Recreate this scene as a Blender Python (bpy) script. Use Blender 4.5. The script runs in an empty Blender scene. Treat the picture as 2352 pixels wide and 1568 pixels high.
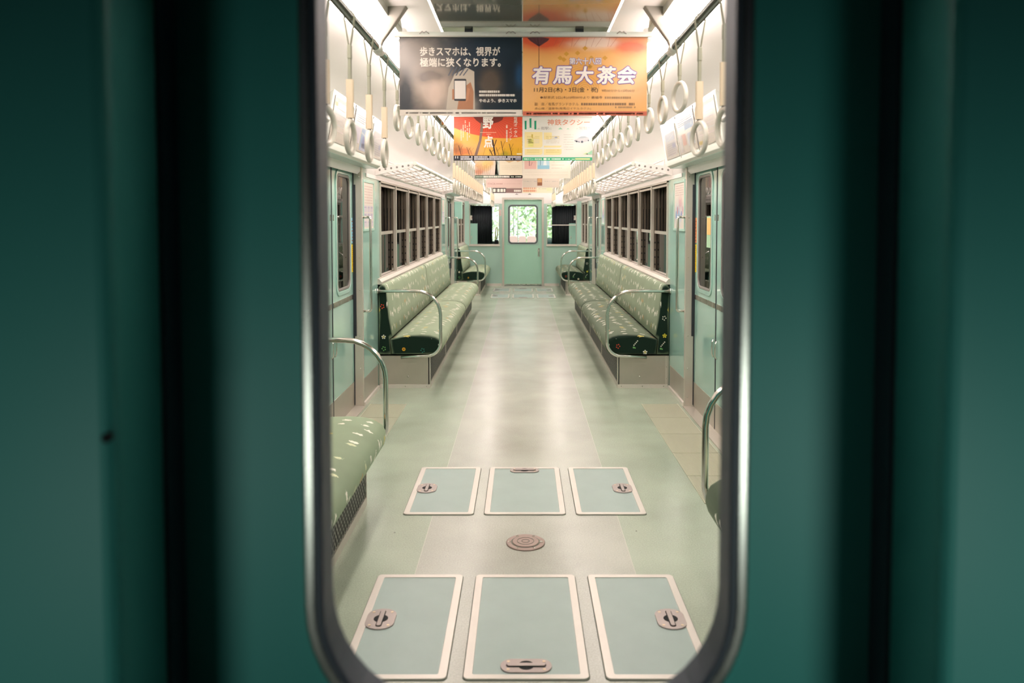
import bpy, bmesh, math, random
from mathutils import Vector, Matrix
random.seed(7)
SC = bpy.context.scene
COL = SC.collection
PI = math.pi

# ------------------------------------------------------------------ camera, world, lights, exposure
cam_d = bpy.data.cameras.new('camera')
cam = bpy.data.objects.new('camera', cam_d); COL.objects.link(cam)
cam.location = (-0.012, 0.0, 1.45)
cam.rotation_euler = (math.radians(90 - 2.5), 0, 0)
cam_d.sensor_width = 23.5; cam_d.lens = 18.0
cam_d.shift_x = -0.0102; cam_d.shift_y = -0.0873
cam_d.clip_start = 0.05; cam_d.clip_end = 200
cam_d.dof.use_dof = True; cam_d.dof.focus_distance = 5.7; cam_d.dof.aperture_fstop = 2.2
SC.camera = cam

SC.view_settings.view_transform = 'Standard'; SC.view_settings.look = 'None'
SC.view_settings.gamma = 1.0; SC.view_settings.use_curve_mapping = False
SC.view_settings.exposure = 0.0
SC.cycles.max_bounces = 8; SC.cycles.diffuse_bounces = 4; SC.cycles.glossy_bounces = 4
SC.cycles.transparent_max_bounces = 12
SC.cycles.sample_clamp_indirect = 6.0

w = bpy.data.worlds.new('daylight'); SC.world = w; w.use_nodes = True
w.node_tree.nodes['Background'].inputs[0].default_value = (0.86, 1.0, 0.93, 1)
w.node_tree.nodes['Background'].inputs[1].default_value = 1.7

LAMP_STRENGTH = 19.0
LAMP_COLOR = (1.0, 0.85, 0.82)

sun_d = bpy.data.lights.new('sun', 'SUN'); sun_d.energy = 4.0; sun_d.angle = 0.05; sun_d.color = (1, .97, .88)
sun = bpy.data.objects.new('sun', sun_d); COL.objects.link(sun); sun.location = (0, 10, 20)
sun.rotation_euler = (math.radians(38), 0, 0)

# added fill spots behind the camera that light the near door, no fixtures
for nm, x, e, tgt in (('right', .98, 36.0, (.46, .84, 1.08)), ('left', -.98, 25.0, (-.36, .84, 1.13))):
    sp_d = bpy.data.lights.new('vestibule_fill_' + nm, 'SPOT'); sp_d.energy = e; sp_d.color = (0.86, 1.0, 0.93)
    sp_d.spot_size = math.radians(40); sp_d.spot_blend = 1.0; sp_d.shadow_soft_size = 0.25; sp_d.specular_factor = 0.0
    sp = bpy.data.objects.new('vestibule_fill_' + nm, sp_d); COL.objects.link(sp)
    sp.location = (x, -0.85, 0.70)
    sp.rotation_euler = (Vector(tgt) - Vector(sp.location)).to_track_quat('-Z', 'Y').to_euler()

for sgn in (-1, 1):  # added weak bluish fill points behind the camera, no fixtures there
    pt_d = bpy.data.lights.new('gangway_fill', 'POINT'); pt_d.energy = .5; pt_d.color = (.62, .78, 1.0); pt_d.shadow_soft_size = .12
    pt = bpy.data.objects.new('gangway_fill', pt_d); COL.objects.link(pt); pt.location = (sgn * 1.25, -1.1, 1.95)

# ------------------------------------------------------------------ materials
def lin(c):
    if isinstance(c, str):
        c = c.lstrip('#'); c = [int(c[i:i + 2], 16) / 255 for i in (0, 2, 4)]
        return tuple(x / 12.92 if x <= .04045 else ((x + .055) / 1.055) ** 2.4 for x in c)
    return tuple(c)
MATS = {}
def mat(name, color, rough=.5, metal=0., coat=0., var=0., vscale=6., bump=0., bscale=80., spec=.5, stretch=None, rvar=0.):
    if name in MATS: return MATS[name]
    m = bpy.data.materials.new(name); m.use_nodes = True
    nt = m.node_tree; N = nt.nodes; L = nt.links; b = N['Principled BSDF']
    c = lin(color)
    b.inputs['Base Color'].default_value = (*c, 1); b.inputs['Roughness'].default_value = rough
    b.inputs['Metallic'].default_value = metal; b.inputs['Specular IOR Level'].default_value = spec
    if coat: b.inputs['Coat Weight'].default_value = coat; b.inputs['Coat Roughness'].default_value = .08
    if var or bump or rvar:
        tc = N.new('ShaderNodeTexCoord'); mp = N.new('ShaderNodeMapping'); L.new(tc.outputs['Object'], mp.inputs[0])
        if stretch: mp.inputs['Scale'].default_value = stretch
    if var or rvar:
        n = N.new('ShaderNodeTexNoise'); n.inputs['Scale'].default_value = vscale; n.inputs['Detail'].default_value = 4
        L.new(mp.outputs[0], n.inputs['Vector'])
    if var:
        r = N.new('ShaderNodeMix'); r.data_type = 'RGBA'
        r.inputs[6].default_value = (*[x * (1 - var) for x in c], 1); r.inputs[7].default_value = (*[min(1, x * (1 + var)) for x in c], 1)
        L.new(n.outputs['Fac'], r.inputs[0]); L.new(r.outputs[2], b.inputs['Base Color'])
    if rvar:
        mr = N.new('ShaderNodeMapRange'); mr.inputs[3].default_value = max(.02, rough - rvar); mr.inputs[4].default_value = rough + rvar
        L.new(n.outputs['Fac'], mr.inputs[0]); L.new(mr.outputs[0], b.inputs['Roughness'])
    if bump:
        n2 = N.new('ShaderNodeTexNoise'); n2.inputs['Scale'].default_value = bscale; n2.inputs['Detail'].default_value = 3
        L.new(mp.outputs[0], n2.inputs['Vector'])
        bp = N.new('ShaderNodeBump'); bp.inputs['Strength'].default_value = bump; bp.inputs['Distance'].default_value = .004
        L.new(n2.outputs['Fac'], bp.inputs['Height']); L.new(bp.outputs[0], b.inputs['Normal'])
    MATS[name] = m; return m

MINT = mat('mint_paint', (.37, .60, .52), .13, coat=.6, var=.05, vscale=1.5)
MINT_WALL = mat('mint_wall_paint', (.40, .60, .51), .30, var=.05, vscale=2)
MINT_DOOR = mat('green_end_door_paint', (.40, .68, .53), .32, var=.08, vscale=2)
RUBBER_G = mat('grey_black_gangway_rubber', (.065, .078, .10), .5)
TEAL = mat('teal_vestibule_paint', (.055, .33, .29), .42, var=.06, vscale=3, spec=.25)
WHITE = mat('white_panel', (.90, .84, .81), .28, coat=.25, var=.02, vscale=2)
WHITE2 = mat('white_lintel_enamel', (.74, .76, .69), .25, coat=.3)
DUCT = mat('polished_duct_panel', (.34, .35, .29), .09, metal=.35, coat=.5)
STEEL = mat('brushed_stainless', (.56, .54, .49), .26, metal=1, rvar=.1, vscale=30, stretch=(1, 1, .1))
PLINTH = mat('dull_stainless_sheet', (.50, .465, .405), .34, metal=.6, var=.14, vscale=5, rvar=.08)
CHROME = mat('polished_steel_tube', (.70, .68, .63), .16, metal=1)
RAILM = mat('dark_steel_rail', (.34, .35, .33), .2, metal=1)
ALU = mat('pale_aluminium', (.62, .57, .50), .36, metal=.45, var=.06, vscale=10)
ALU_W = mat('whitish_aluminium', (.76, .70, .64), .34, metal=.25, var=.07, vscale=9)
JAMB = mat('brown_grey_window_track', (.19, .155, .12), .36, metal=.55, var=.22, vscale=7)
BLACK = mat('black_rubber', (.018, .021, .028), .5)
DARK = mat('dark_void', (.006, .007, .008), .8)
GASKET = mat('grey_rubber_gasket', (.24, .22, .20), .4)
BELT = mat('olive_grey_webbing', (.36, .36, .27), .7)
SLEEVE = mat('cream_plastic', (.86, .70, .50), .35)
RING = mat('ivory_plastic', (.80, .75, .65), .25)
BRASS = mat('dull_lock_metal', (.42, .36, .34), .38, metal=.7, var=.1, vscale=20)
DRAINM = mat('brown_bronze', (.34, .25, .22), .45, metal=.5, var=.12, vscale=15)
SEAL = mat('dark_brown_sealant', (.10, .12, .09), .6)
MATM = mat('pale_green_rubber_tread', (.46, .46, .345), .45)
HATCH = mat('blue_grey_vinyl_lid', (.36, .45, .42), .38, var=.10, vscale=7, bump=.08, bscale=260)
SKYBLOCK = mat('skyblock_dark', (.022, .022, .024), .9, var=.2)
BLIND = mat('black_cab_curtain', (.016, .02, .026), .55, var=.3, vscale=4)
WHITEP = mat('white_print_paper', (.82, .80, .75), .3)
YEL = mat('yellow_tape', (.80, .60, .03), .45)

def glass_mat(name, tint, ior=1.5, rough=0.0):
    m = bpy.data.materials.new(name); m.use_nodes = True
    nt = m.node_tree; N = nt.nodes; L = nt.links
    N.remove(N['Principled BSDF'])
    t = N.new('ShaderNodeBsdfTransparent'); t.inputs[0].default_value = (*tint, 1)
    g = N.new('ShaderNodeBsdfGlossy'); g.inputs['Roughness'].default_value = rough
    f = N.new('ShaderNodeFresnel'); f.inputs[0].default_value = ior
    mx = N.new('ShaderNodeMixShader'); L.new(f.outputs[0], mx.inputs[0]); L.new(t.outputs[0], mx.inputs[1]); L.new(g.outputs[0], mx.inputs[2])
    L.new(mx.outputs[0], N['Material Output'].inputs[0]); MATS[name] = m; return m
GLASS = bpy.data.materials.new('clear_glass'); GLASS.use_nodes = True
_n = GLASS.node_tree.nodes; _n.remove(_n['Principled BSDF']); _t = _n.new('ShaderNodeBsdfTransparent'); _t.inputs[0].default_value = (.97, .985, .975, 1)
GLASS.node_tree.links.new(_t.outputs[0], _n['Material Output'].inputs[0])
GLASS_M = glass_mat('mirror_dark_glass', (.22, .23, .24), 1.75)
GLASS_D = glass_mat('dark_tinted_glass', (.35, .36, .36), 1.5)

def emis(name, color, s):
    m = bpy.data.materials.new(name); m.use_nodes = True; N = m.node_tree.nodes
    b = N['Principled BSDF']; b.inputs['Base Color'].default_value = (.8, .78, .72, 1)
    b.inputs['Emission Color'].default_value = (*color, 1); b.inputs['Emission Strength'].default_value = s
    MATS[name] = m; return m
DIFFUSER = emis('lit_lamp_diffuser', LAMP_COLOR, LAMP_STRENGTH)

def fabric_mat(name, lean):
    """moquette: dark green pile with pale nap sheen painted in at grazing angles, and woven motifs"""
    m = bpy.data.materials.new(name); m.use_nodes = True
    nt = m.node_tree; N = nt.nodes; L = nt.links; b = N['Principled BSDF']
    b.inputs['Roughness'].default_value = .75; b.inputs['Specular IOR Level'].default_value = .2
    uv = N.new('ShaderNodeUVMap'); uv.uv_map = 'uv'
    mp = N.new('ShaderNodeMapping'); mp.inputs['Scale'].default_value = (15, 8, 1); L.new(uv.outputs[0], mp.inputs[0])
    nz = N.new('ShaderNodeTexNoise'); nz.inputs['Scale'].default_value = 55; L.new(uv.outputs[0], nz.inputs['Vector'])
    ad = N.new('ShaderNodeMixRGB'); ad.blend_type = 'LINEAR_LIGHT'; ad.inputs[0].default_value = .22
    L.new(mp.outputs[0], ad.inputs[1]); L.new(nz.outputs['Color'], ad.inputs[2])
    v = N.new('ShaderNodeTexVoronoi'); v.voronoi_dimensions = '2D'; v.inputs['Scale'].default_value = 1; v.inputs['Randomness'].default_value = .62
    L.new(ad.outputs[0], v.inputs['Vector'])
    th = N.new('ShaderNodeMapRange'); th.inputs[1].default_value = .20; th.inputs[2].default_value = .15; L.new(v.outputs['Distance'], th.inputs[0])
    kp = N.new('ShaderNodeMath'); kp.operation = 'LESS_THAN'; kp.inputs[1].default_value = .55
    km = N.new('ShaderNodeMath'); km.operation = 'MULTIPLY'; L.new(th.outputs[0], km.inputs[0]); L.new(kp.outputs[0], km.inputs[1])
    sep = N.new('ShaderNodeSeparateColor'); L.new(v.outputs['Color'], sep.inputs[0])
    cr = N.new('ShaderNodeValToRGB'); e = cr.color_ramp; e.interpolation = 'CONSTANT'
    e.elements[0].position = 0; e.elements[0].color = (.90, .86, .76, 1)
    e.elements[1].position = .74; e.elements[1].color = (.62, .30, .10, 1)
    for p, c in ((.82, (.70, .55, .16, 1)), (.9, (.66, .68, .45, 1))):
        x = e.elements.new(p); x.color = c
    L.new(sep.outputs[0], cr.inputs[0]); L.new(sep.outputs[1], kp.inputs[0])
    su = N.new('ShaderNodeSeparateXYZ'); L.new(uv.outputs[0], su.inputs[0]); ku = N.new('ShaderNodeMath'); ku.operation = 'LESS_THAN'; ku.inputs[1].default_value = 60
    L.new(su.outputs[0], ku.inputs[0]); kk = N.new('ShaderNodeMath'); kk.operation = 'MULTIPLY'; L.new(ku.outputs[0], kk.inputs[0]); L.new(km.outputs[0], kk.inputs[1])
    # leaned normal shifts the painted sheen along the bench's pile
    geo = N.new('ShaderNodeNewGeometry')
    vt = N.new('ShaderNodeVectorTransform'); vt.vector_type = 'VECTOR'; vt.convert_from = 'OBJECT'; vt.convert_to = 'WORLD'
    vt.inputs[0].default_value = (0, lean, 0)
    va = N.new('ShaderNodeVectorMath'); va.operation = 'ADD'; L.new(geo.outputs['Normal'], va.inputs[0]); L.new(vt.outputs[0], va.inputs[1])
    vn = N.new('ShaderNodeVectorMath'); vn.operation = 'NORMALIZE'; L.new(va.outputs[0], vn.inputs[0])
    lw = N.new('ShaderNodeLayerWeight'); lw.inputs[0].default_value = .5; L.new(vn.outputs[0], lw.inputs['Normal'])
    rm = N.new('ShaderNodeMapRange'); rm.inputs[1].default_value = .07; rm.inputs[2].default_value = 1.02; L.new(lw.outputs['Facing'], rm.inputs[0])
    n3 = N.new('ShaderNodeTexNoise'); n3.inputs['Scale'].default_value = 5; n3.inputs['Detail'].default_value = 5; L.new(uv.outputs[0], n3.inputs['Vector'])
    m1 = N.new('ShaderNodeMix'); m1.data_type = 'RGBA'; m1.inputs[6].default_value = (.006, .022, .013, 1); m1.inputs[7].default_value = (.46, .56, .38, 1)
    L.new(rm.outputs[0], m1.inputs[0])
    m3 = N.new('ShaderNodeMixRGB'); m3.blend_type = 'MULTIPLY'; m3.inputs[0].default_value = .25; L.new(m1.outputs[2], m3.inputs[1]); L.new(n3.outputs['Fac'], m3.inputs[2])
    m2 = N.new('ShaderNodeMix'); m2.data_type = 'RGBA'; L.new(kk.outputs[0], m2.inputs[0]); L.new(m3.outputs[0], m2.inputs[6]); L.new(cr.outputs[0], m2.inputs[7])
    L.new(m2.outputs[2], b.inputs['Base Color'])
    MATS[name] = m; return m
FABRIC = {-1: fabric_mat('green_moquette', .02), 1: fabric_mat('green_moquette_darker_sheen', -.55)}  # right-hand copy leans so its painted sheen comes out darker
FABRIC_B = {-1: FABRIC[-1], 1: fabric_mat('green_moquette_back_darker_sheen', -.18)}

def floor_mat():
    m = bpy.data.materials.new('mint_floor_vinyl'); m.use_nodes = True
    nt = m.node_tree; N = nt.nodes; L = nt.links; b = N['Principled BSDF']
    tc = N.new('ShaderNodeTexCoord'); sx = N.new('ShaderNodeSeparateXYZ'); L.new(tc.outputs['Object'], sx.inputs[0])
    ab = N.new('ShaderNodeMath'); ab.operation = 'ABSOLUTE'; L.new(sx.outputs[0], ab.inputs[0])
    n1 = N.new('ShaderNodeTexNoise'); n1.inputs['Scale'].default_value = 1.7; n1.inputs['Detail'].default_value = 5; L.new(tc.outputs['Object'], n1.inputs['Vector'])
    n2 = N.new('ShaderNodeTexNoise'); n2.inputs['Scale'].default_value = 160; n2.inputs['Detail'].default_value = 2; L.new(tc.outputs['Object'], n2.inputs['Vector'])
    st = N.new('ShaderNodeMapRange'); st.inputs[1].default_value = .448; st.inputs[2].default_value = .452; L.new(ab.outputs[0], st.inputs[0])
    ca = N.new('ShaderNodeMix'); ca.data_type = 'RGBA'; ca.inputs[6].default_value = (.475, .48, .42, 1); ca.inputs[7].default_value = (.41, .468, .368, 1); L.new(st.outputs[0], ca.inputs[0])
    mm = N.new('ShaderNodeMixRGB'); mm.blend_type = 'OVERLAY'; mm.inputs[0].default_value = .35; L.new(ca.outputs[2], mm.inputs[1]); L.new(n1.outputs['Fac'], mm.inputs[2])
    m2 = N.new('ShaderNodeMixRGB'); m2.blend_type = 'OVERLAY'; m2.inputs[0].default_value = .28; L.new(mm.outputs[0], m2.inputs[1]); L.new(n2.outputs['Fac'], m2.inputs[2])
    # welded seams either side of the middle sheet
    d = N.new('ShaderNodeMath'); d.operation = 'SUBTRACT'; d.inputs[1].default_value = .45; L.new(ab.outputs[0], d.inputs[0])
    d2 = N.new('ShaderNodeMath'); d2.operation = 'ABSOLUTE'; L.new(d.outputs[0], d2.inputs[0])
    d3 = N.new('ShaderNodeMath'); d3.operation = 'LESS_THAN'; d3.inputs[1].default_value = .0016; L.new(d2.outputs[0], d3.inputs[0])
    d4 = N.new('ShaderNodeMath'); d4.operation = 'MULTIPLY'; d4.inputs[1].default_value = .55; L.new(d3.outputs[0], d4.inputs[0])
    m3 = N.new('ShaderNodeMix'); m3.data_type = 'RGBA'; m3.inputs[7].default_value = (.68, .66, .57, 1); L.new(d4.outputs[0], m3.inputs[0]); L.new(m2.outputs[0], m3.inputs[6])
    # scattered dark specks of grit
    vo = N.new('ShaderNodeTexVoronoi'); vo.inputs['Scale'].default_value = 2.6; L.new(tc.outputs['Object'], vo.inputs['Vector'])
    vs = N.new('ShaderNodeMath'); vs.operation = 'LESS_THAN'; vs.inputs[1].default_value = .012; L.new(vo.outputs['Distance'], vs.inputs[0])
    m4 = N.new('ShaderNodeMix'); m4.data_type = 'RGBA'; m4.inputs[7].default_value = (.05, .06, .05, 1); L.new(vs.outputs[0], m4.inputs[0]); L.new(m3.outputs[2], m4.inputs[6])
    L.new(m4.outputs[2], b.inputs['Base Color'])
    rr = N.new('ShaderNodeMapRange'); rr.inputs[3].default_value = .17; rr.inputs[4].default_value = .31; L.new(n1.outputs['Fac'], rr.inputs[0]); L.new(rr.outputs[0], b.inputs['Roughness'])
    bp = N.new('ShaderNodeBump'); bp.inputs['Strength'].default_value = .08; bp.inputs['Distance'].default_value = .003; L.new(n2.outputs['Fac'], bp.inputs['Height']); L.new(bp.outputs[0], b.inputs['Normal'])
    MATS['floor'] = m; return m
FLOOR = floor_mat()

# ------------------------------------------------------------------ mesh builder
ORI = {}
class MB:
    def __init__(s): s.v = []; s.f = []; s.mi = []; s.sm = []; s.uv = {}; s.cur = 0
    def add(s, verts, faces, smooth=False, uvs=None):
        o = len(s.v); s.v += [tuple(p) for p in verts]
        for k, f in enumerate(faces):
            s.f.append([i + o for i in f]); s.mi.append(s.cur); s.sm.append(smooth)
            if uvs: s.uv[len(s.f) - 1] = uvs[k]
        return s
    def box(s, x0, x1, y0, y1, z0, z1):
        x0, x1 = min(x0, x1), max(x0, x1); y0, y1 = min(y0, y1), max(y0, y1); z0, z1 = min(z0, z1), max(z0, z1)
        return s.add([(x0, y0, z0), (x1, y0, z0), (x1, y1, z0), (x0, y1, z0), (x0, y0, z1), (x1, y0, z1), (x1, y1, z1), (x0, y1, z1)],
                     [(3, 2, 1, 0), (4, 5, 6, 7), (0, 1, 5, 4), (1, 2, 6, 5), (2, 3, 7, 6), (3, 0, 4, 7)])
    def prism(s, poly, axis, a, b, smooth=False):
        """poly: 2D points in the other two axes (x:(y,z)  y:(x,z)  z:(x,y))"""
        def P(p, t): return {'x': (t, p[0], p[1]), 'y': (p[0], t, p[1]), 'z': (p[0], p[1], t)}[axis]
        n = len(poly); v = [P(p, a) for p in poly] + [P(p, b) for p in poly]
        return s.add(v, [tuple(range(n)), tuple(range(2 * n - 1, n - 1, -1))] + [(i, (i + 1) % n, n + (i + 1) % n, n + i) for i in range(n)], smooth)
    def ring(s, outer, inner, axis, a, b):
        """frame between two outlines with the same number of points"""
        def P(p, t): return {'x': (t, p[0], p[1]), 'y': (p[0], t, p[1]), 'z': (p[0], p[1], t)}[axis]
        n = len(outer); v = [P(p, t) for t in (a, b) for q in (outer, inner) for p in q]; f = []
        for i in range(n):
            j = (i + 1) % n
            f += [(i, j, n + j, n + i), (2 * n + i, 3 * n + i, 3 * n + j, 2 * n + j), (i, 2 * n + i, 2 * n + j, j), (n + i, n + j, 3 * n + j, 3 * n + i)]
        return s.add(v, f)
    def tube(s, pts, r, seg=10, closed=False, caps=True):
        pts = [Vector(p) for p in pts]; n = len(pts); rs = r if isinstance(r, (list, tuple)) else [r] * n
        v = []; up = None
        for i, p in enumerate(pts):
            if closed: t = (pts[(i + 1) % n] - pts[i - 1]).normalized()
            else: t = (pts[min(i + 1, n - 1)] - pts[max(i - 1, 0)]).normalized()
            if up is None:
                up = Vector((0, 0, 1)) if abs(t.z) < .9 else Vector((0, 1, 0))
            a = (up - t * up.dot(t)).normalized(); b = t.cross(a); up = a
            v += [p + a * rs[i] * math.cos(2 * PI * k / seg) + b * rs[i] * math.sin(2 * PI * k / seg) for k in range(seg)]
        f = []
        for i in range(n if closed else n - 1):
            j = (i + 1) % n
            f += [(i * seg + k, i * seg + (k + 1) % seg, j * seg + (k + 1) % seg, j * seg + k) for k in range(seg)]
        s.add(v, f, True)
        if caps and not closed:
            o = len(s.v) - len(v)
            s.f += [[o + k for k in range(seg)][::-1], [o + (n - 1) * seg + k for k in range(seg)]]; s.mi += [s.cur] * 2; s.sm += [False] * 2
        return s
    def cyl(s, c, axis, r, h, seg=16):
        c = Vector(c); d = {'x': Vector((1, 0, 0)), 'y': Vector((0, 1, 0)), 'z': Vector((0, 0, 1))}[axis]
        return s.tube([c - d * h / 2, c + d * h / 2], r, seg)
    def sphere(s, c, r, seg=12, sq=(1, 1, 1)):
        v = []; f = []; n = seg // 2
        for i in range(n + 1):
            th = PI * i / n
            v += [(c[0] + sq[0] * r * math.sin(th) * math.cos(2 * PI * k / seg), c[1] + sq[1] * r * math.sin(th) * math.sin(2 * PI * k / seg), c[2] + sq[2] * r * math.cos(th)) for k in range(seg)]
        for i in range(n):
            f += [(i * seg + k, (i + 1) * seg + k, (i + 1) * seg + (k + 1) % seg, i * seg + (k + 1) % seg) for k in range(seg)]
        return s.add(v, f, True)
    def build(s, name, m, parent=None, loc=None, bevel=0, smooth_all=False, recalc=True):
        me = bpy.data.meshes.new(name)
        o = ORI.get(parent, Vector((0, 0, 0))) if parent else Vector(loc or (0, 0, 0))
        me.from_pydata([tuple(Vector(p) - o) for p in s.v], [], s.f)
        ms = m if isinstance(m, (list, tuple)) else [m]
        for x in ms: me.materials.append(x)
        me.polygons.foreach_set('material_index', s.mi); me.polygons.foreach_set('use_smooth', [bool(x) or smooth_all for x in s.sm])
        if s.uv:
            l = me.uv_layers.new(name='uv')
            for fi, us in s.uv.items():
                for k, li in enumerate(me.polygons[fi].loop_indices): l.data[li].uv = us[k]
        if recalc:
            bm = bmesh.new(); bm.from_mesh(me); bmesh.ops.recalc_face_normals(bm, faces=bm.faces); bm.to_mesh(me); bm.free()
        me.update()
        ob = bpy.data.objects.new(name, me); COL.objects.link(ob)
        if parent: ob.parent = parent; ORI[ob] = o
        else: ob.location = o; ORI[ob] = o
        if bevel:
            md = ob.modifiers.new('soft_edge', 'BEVEL'); md.width = bevel; md.segments = 3; md.limit_method = 'ANGLE'; md.angle_limit = math.radians(40)
            md.harden_normals = False
        return ob
def B(*a): return MB().box(*a)
def tag(o, label=None, cat=None, group=None, kind=None):
    if label: o['label'] = label
    if cat: o['category'] = cat
    if group: o['group'] = group
    if kind: o['kind'] = kind
    return o
def root(name, loc, label=None, cat=None, group=None, kind=None):
    o = bpy.data.objects.new(name, None); COL.objects.link(o); o.location = loc; o.empty_display_size = .1
    ORI[o] = Vector(loc); return tag(o, label, cat, group, kind)
def copy_tree(o, parent=None):
    c = o.copy(); COL.objects.link(c)
    if parent: c.parent = parent
    for ch in [x for x in COL.objects if x.parent == o]: copy_tree(ch, c)
    return c
def rrect(a0, a1, b0, b1, r, n=6):
    pts = []
    for (ca, cb, st) in ((a1 - r, b1 - r, 0), (a0 + r, b1 - r, 90), (a0 + r, b0 + r, 180), (a1 - r, b0 + r, 270)):
        for k in range(n + 1):
            t = math.radians(st + 90 * k / n); pts.append((ca + r * math.cos(t), cb + r * math.sin(t)))
    return pts
def arc(c, r, a0, a1, n=8):
    return [(c[0] + r * math.cos(math.radians(a0 + (a1 - a0) * k / n)), c[1] + r * math.sin(math.radians(a0 + (a1 - a0) * k / n))) for k in range(n + 1)]
def plate_hole(mb, a0, a1, b0, b1, hole, axis, t0, t1):
    """rectangular plate with a rounded hole (hole made by rrect, starting at its right edge)"""
    n = len(hole); ca = (min(p[0] for p in hole) + max(p[0] for p in hole)) / 2; cb = (min(p[1] for p in hole) + max(p[1] for p in hole)) / 2
    out = []
    for p in hole:
        dx, dy = p[0] - ca, p[1] - cb
        sx = ((a1 - ca) / dx if dx > 0 else (a0 - ca) / dx) if abs(dx) > 1e-9 else 1e9
        sy = ((b1 - cb) / dy if dy > 0 else (b0 - cb) / dy) if abs(dy) > 1e-9 else 1e9
        q = min(sx, sy); out.append([ca + dx * q, cb + dy * q])
    for cx, cy in ((a1, b1), (a0, b1), (a0, b0), (a1, b0)):
        i = min(range(n), key=lambda k: (out[k][0] - cx) ** 2 + (out[k][1] - cy) ** 2); out[i] = [cx, cy]
    return mb.ring([tuple(p) for p in out], hole, axis, t0, t1)

# ------------------------------------------------------------------ plan of the car (metres; y runs away from the photographer)
WX = 1.24            # inner wall
END = 16.71          # far end wall
D1, D2 = 5.285, 13.27  # centres of the side doorways
HALF = .665
ZT = 1.80            # mint below, white above

floor = MB().box(-1.5, 1.5, -1.7, 18.6, -.08, 0).build('floor', FLOOR); tag(floor, 'mint green sheet vinyl floor of the carriage', kind='structure')

# ceiling: white coves either side and a flat strip beside the duct
prof = [(1.26, 1.78), (1.24, 1.80), (1.232, 1.90), (1.205, 2.0), (1.15, 2.09), (1.07, 2.165), (.97, 2.22), (.86, 2.258), (.74, 2.285), (.54, 2.30), (.36, 2.305), (0, 2.31)]
def mirror(p): return p + [(-x, z) for x, z in p[::-1] if abs(x) > 1e-6]
pf = mirror(prof)
c = MB(); n = len(pf); v = []
for y in (.83, END + .02): v += [(x, y, z) for x, z in pf]
v += [(x, y, z + .05) for y in (.83, END + .02) for x, z in pf]
c.add(v, [(i, i + 1, n + i + 1, n + i) for i in range(n - 1)], True)
c.add(v, [(2 * n + i, 2 * n + i + 1, 3 * n + i + 1, 3 * n + i) for i in range(n - 1)])
ceil = c.build('ceiling', WHITE, recalc=False); tag(ceil, 'white curved carriage ceiling', kind='structure')
c = MB().prism([(-.357, 2.24), (-.345, 2.232), (.345, 2.232), (.357, 2.24), (.372, 2.31), (-.372, 2.31)], 'y', .95, END - .03)
for k in range(14):
    c.box(-.36, .36, 1.55 + 1.1 * k - .004, 1.55 + 1.1 * k + .004, 2.229, 2.24)
tag(c.build('ceiling_duct', DUCT), 'polished grey air duct panel along the ceiling centre', kind='structure')

# side walls: solid between the doorways, open where windows are set
WINZ0, WINZ1 = .93, 1.765
WINS = [(1.05, 3.57, 3), (6.73, 11.76, 6), (15.0, 16.5, 2)]
doors_at = [D1, D2]
for s, nm in ((-1, 'left'), (1, 'right')):
    m = MB()
    solid = [(.84, 1.05), (3.57, D1 - HALF - .01), (D1 + HALF + .01, 6.73), (11.76, D2 - HALF - .01), (D2 + HALF + .01, 15.0), (16.5, END + .05)]
    for a, b in solid: m.box(s * WX, s * 1.275, a, b, 0, 1.83)
    for a, b, k in WINS:
        m.box(s * WX, s * 1.275, a, b, 0, WINZ0); m.box(s * WX, s * 1.275, a, b, WINZ1, 1.83)
    wl = m.build('wall_' + nm, MINT); tag(wl, 'glossy mint side wall on the %s of the aisle' % nm, kind='structure')
    # white band over the windows
    u = MB()
    for a, b in ((D1 + HALF + .2, D2 - HALF - .2), (D2 + HALF + .2, END), (.9, D1 - HALF - .2)): u.box(s * (WX - .006), s * WX, a, b, WINZ1 + .005, 1.80)
    u.build('frieze', WHITE, wl)
    # stainless kick strips and white skirting
    k = MB(); sk = MB()
    for a, b in ((D1 + HALF + .035, 6.6), (12.13, D2 - HALF - .035), (D2 + HALF + .035, 14.56), (3.9, D1 - HALF - .035)):
        k.box(s * (WX - .003), s * WX, a, b, .02, .205); sk.box(s * (WX - .02), s * (WX - .003), a, b, 0, .03)
    k.build('kick_plate', PLINTH, wl)
    bb = sk.build('baseboard_' + nm, ALU_W); tag(bb, 'white metal skirting along the %s wall' % nm, kind='structure')
    # window ledge
    lg = MB()
    for a, b, q in WINS: lg.prism([(s * 1.30, .955), (s * 1.225, .93), (s * 1.205, .905), (s * 1.205, .885), (s * 1.24, .885), (s * 1.30, .90)], 'y', a - .1, b + .05)
    tag(lg.build('trim_sill_' + nm, ALU), 'aluminium ledge under the %s windows' % nm, kind='structure')

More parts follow.
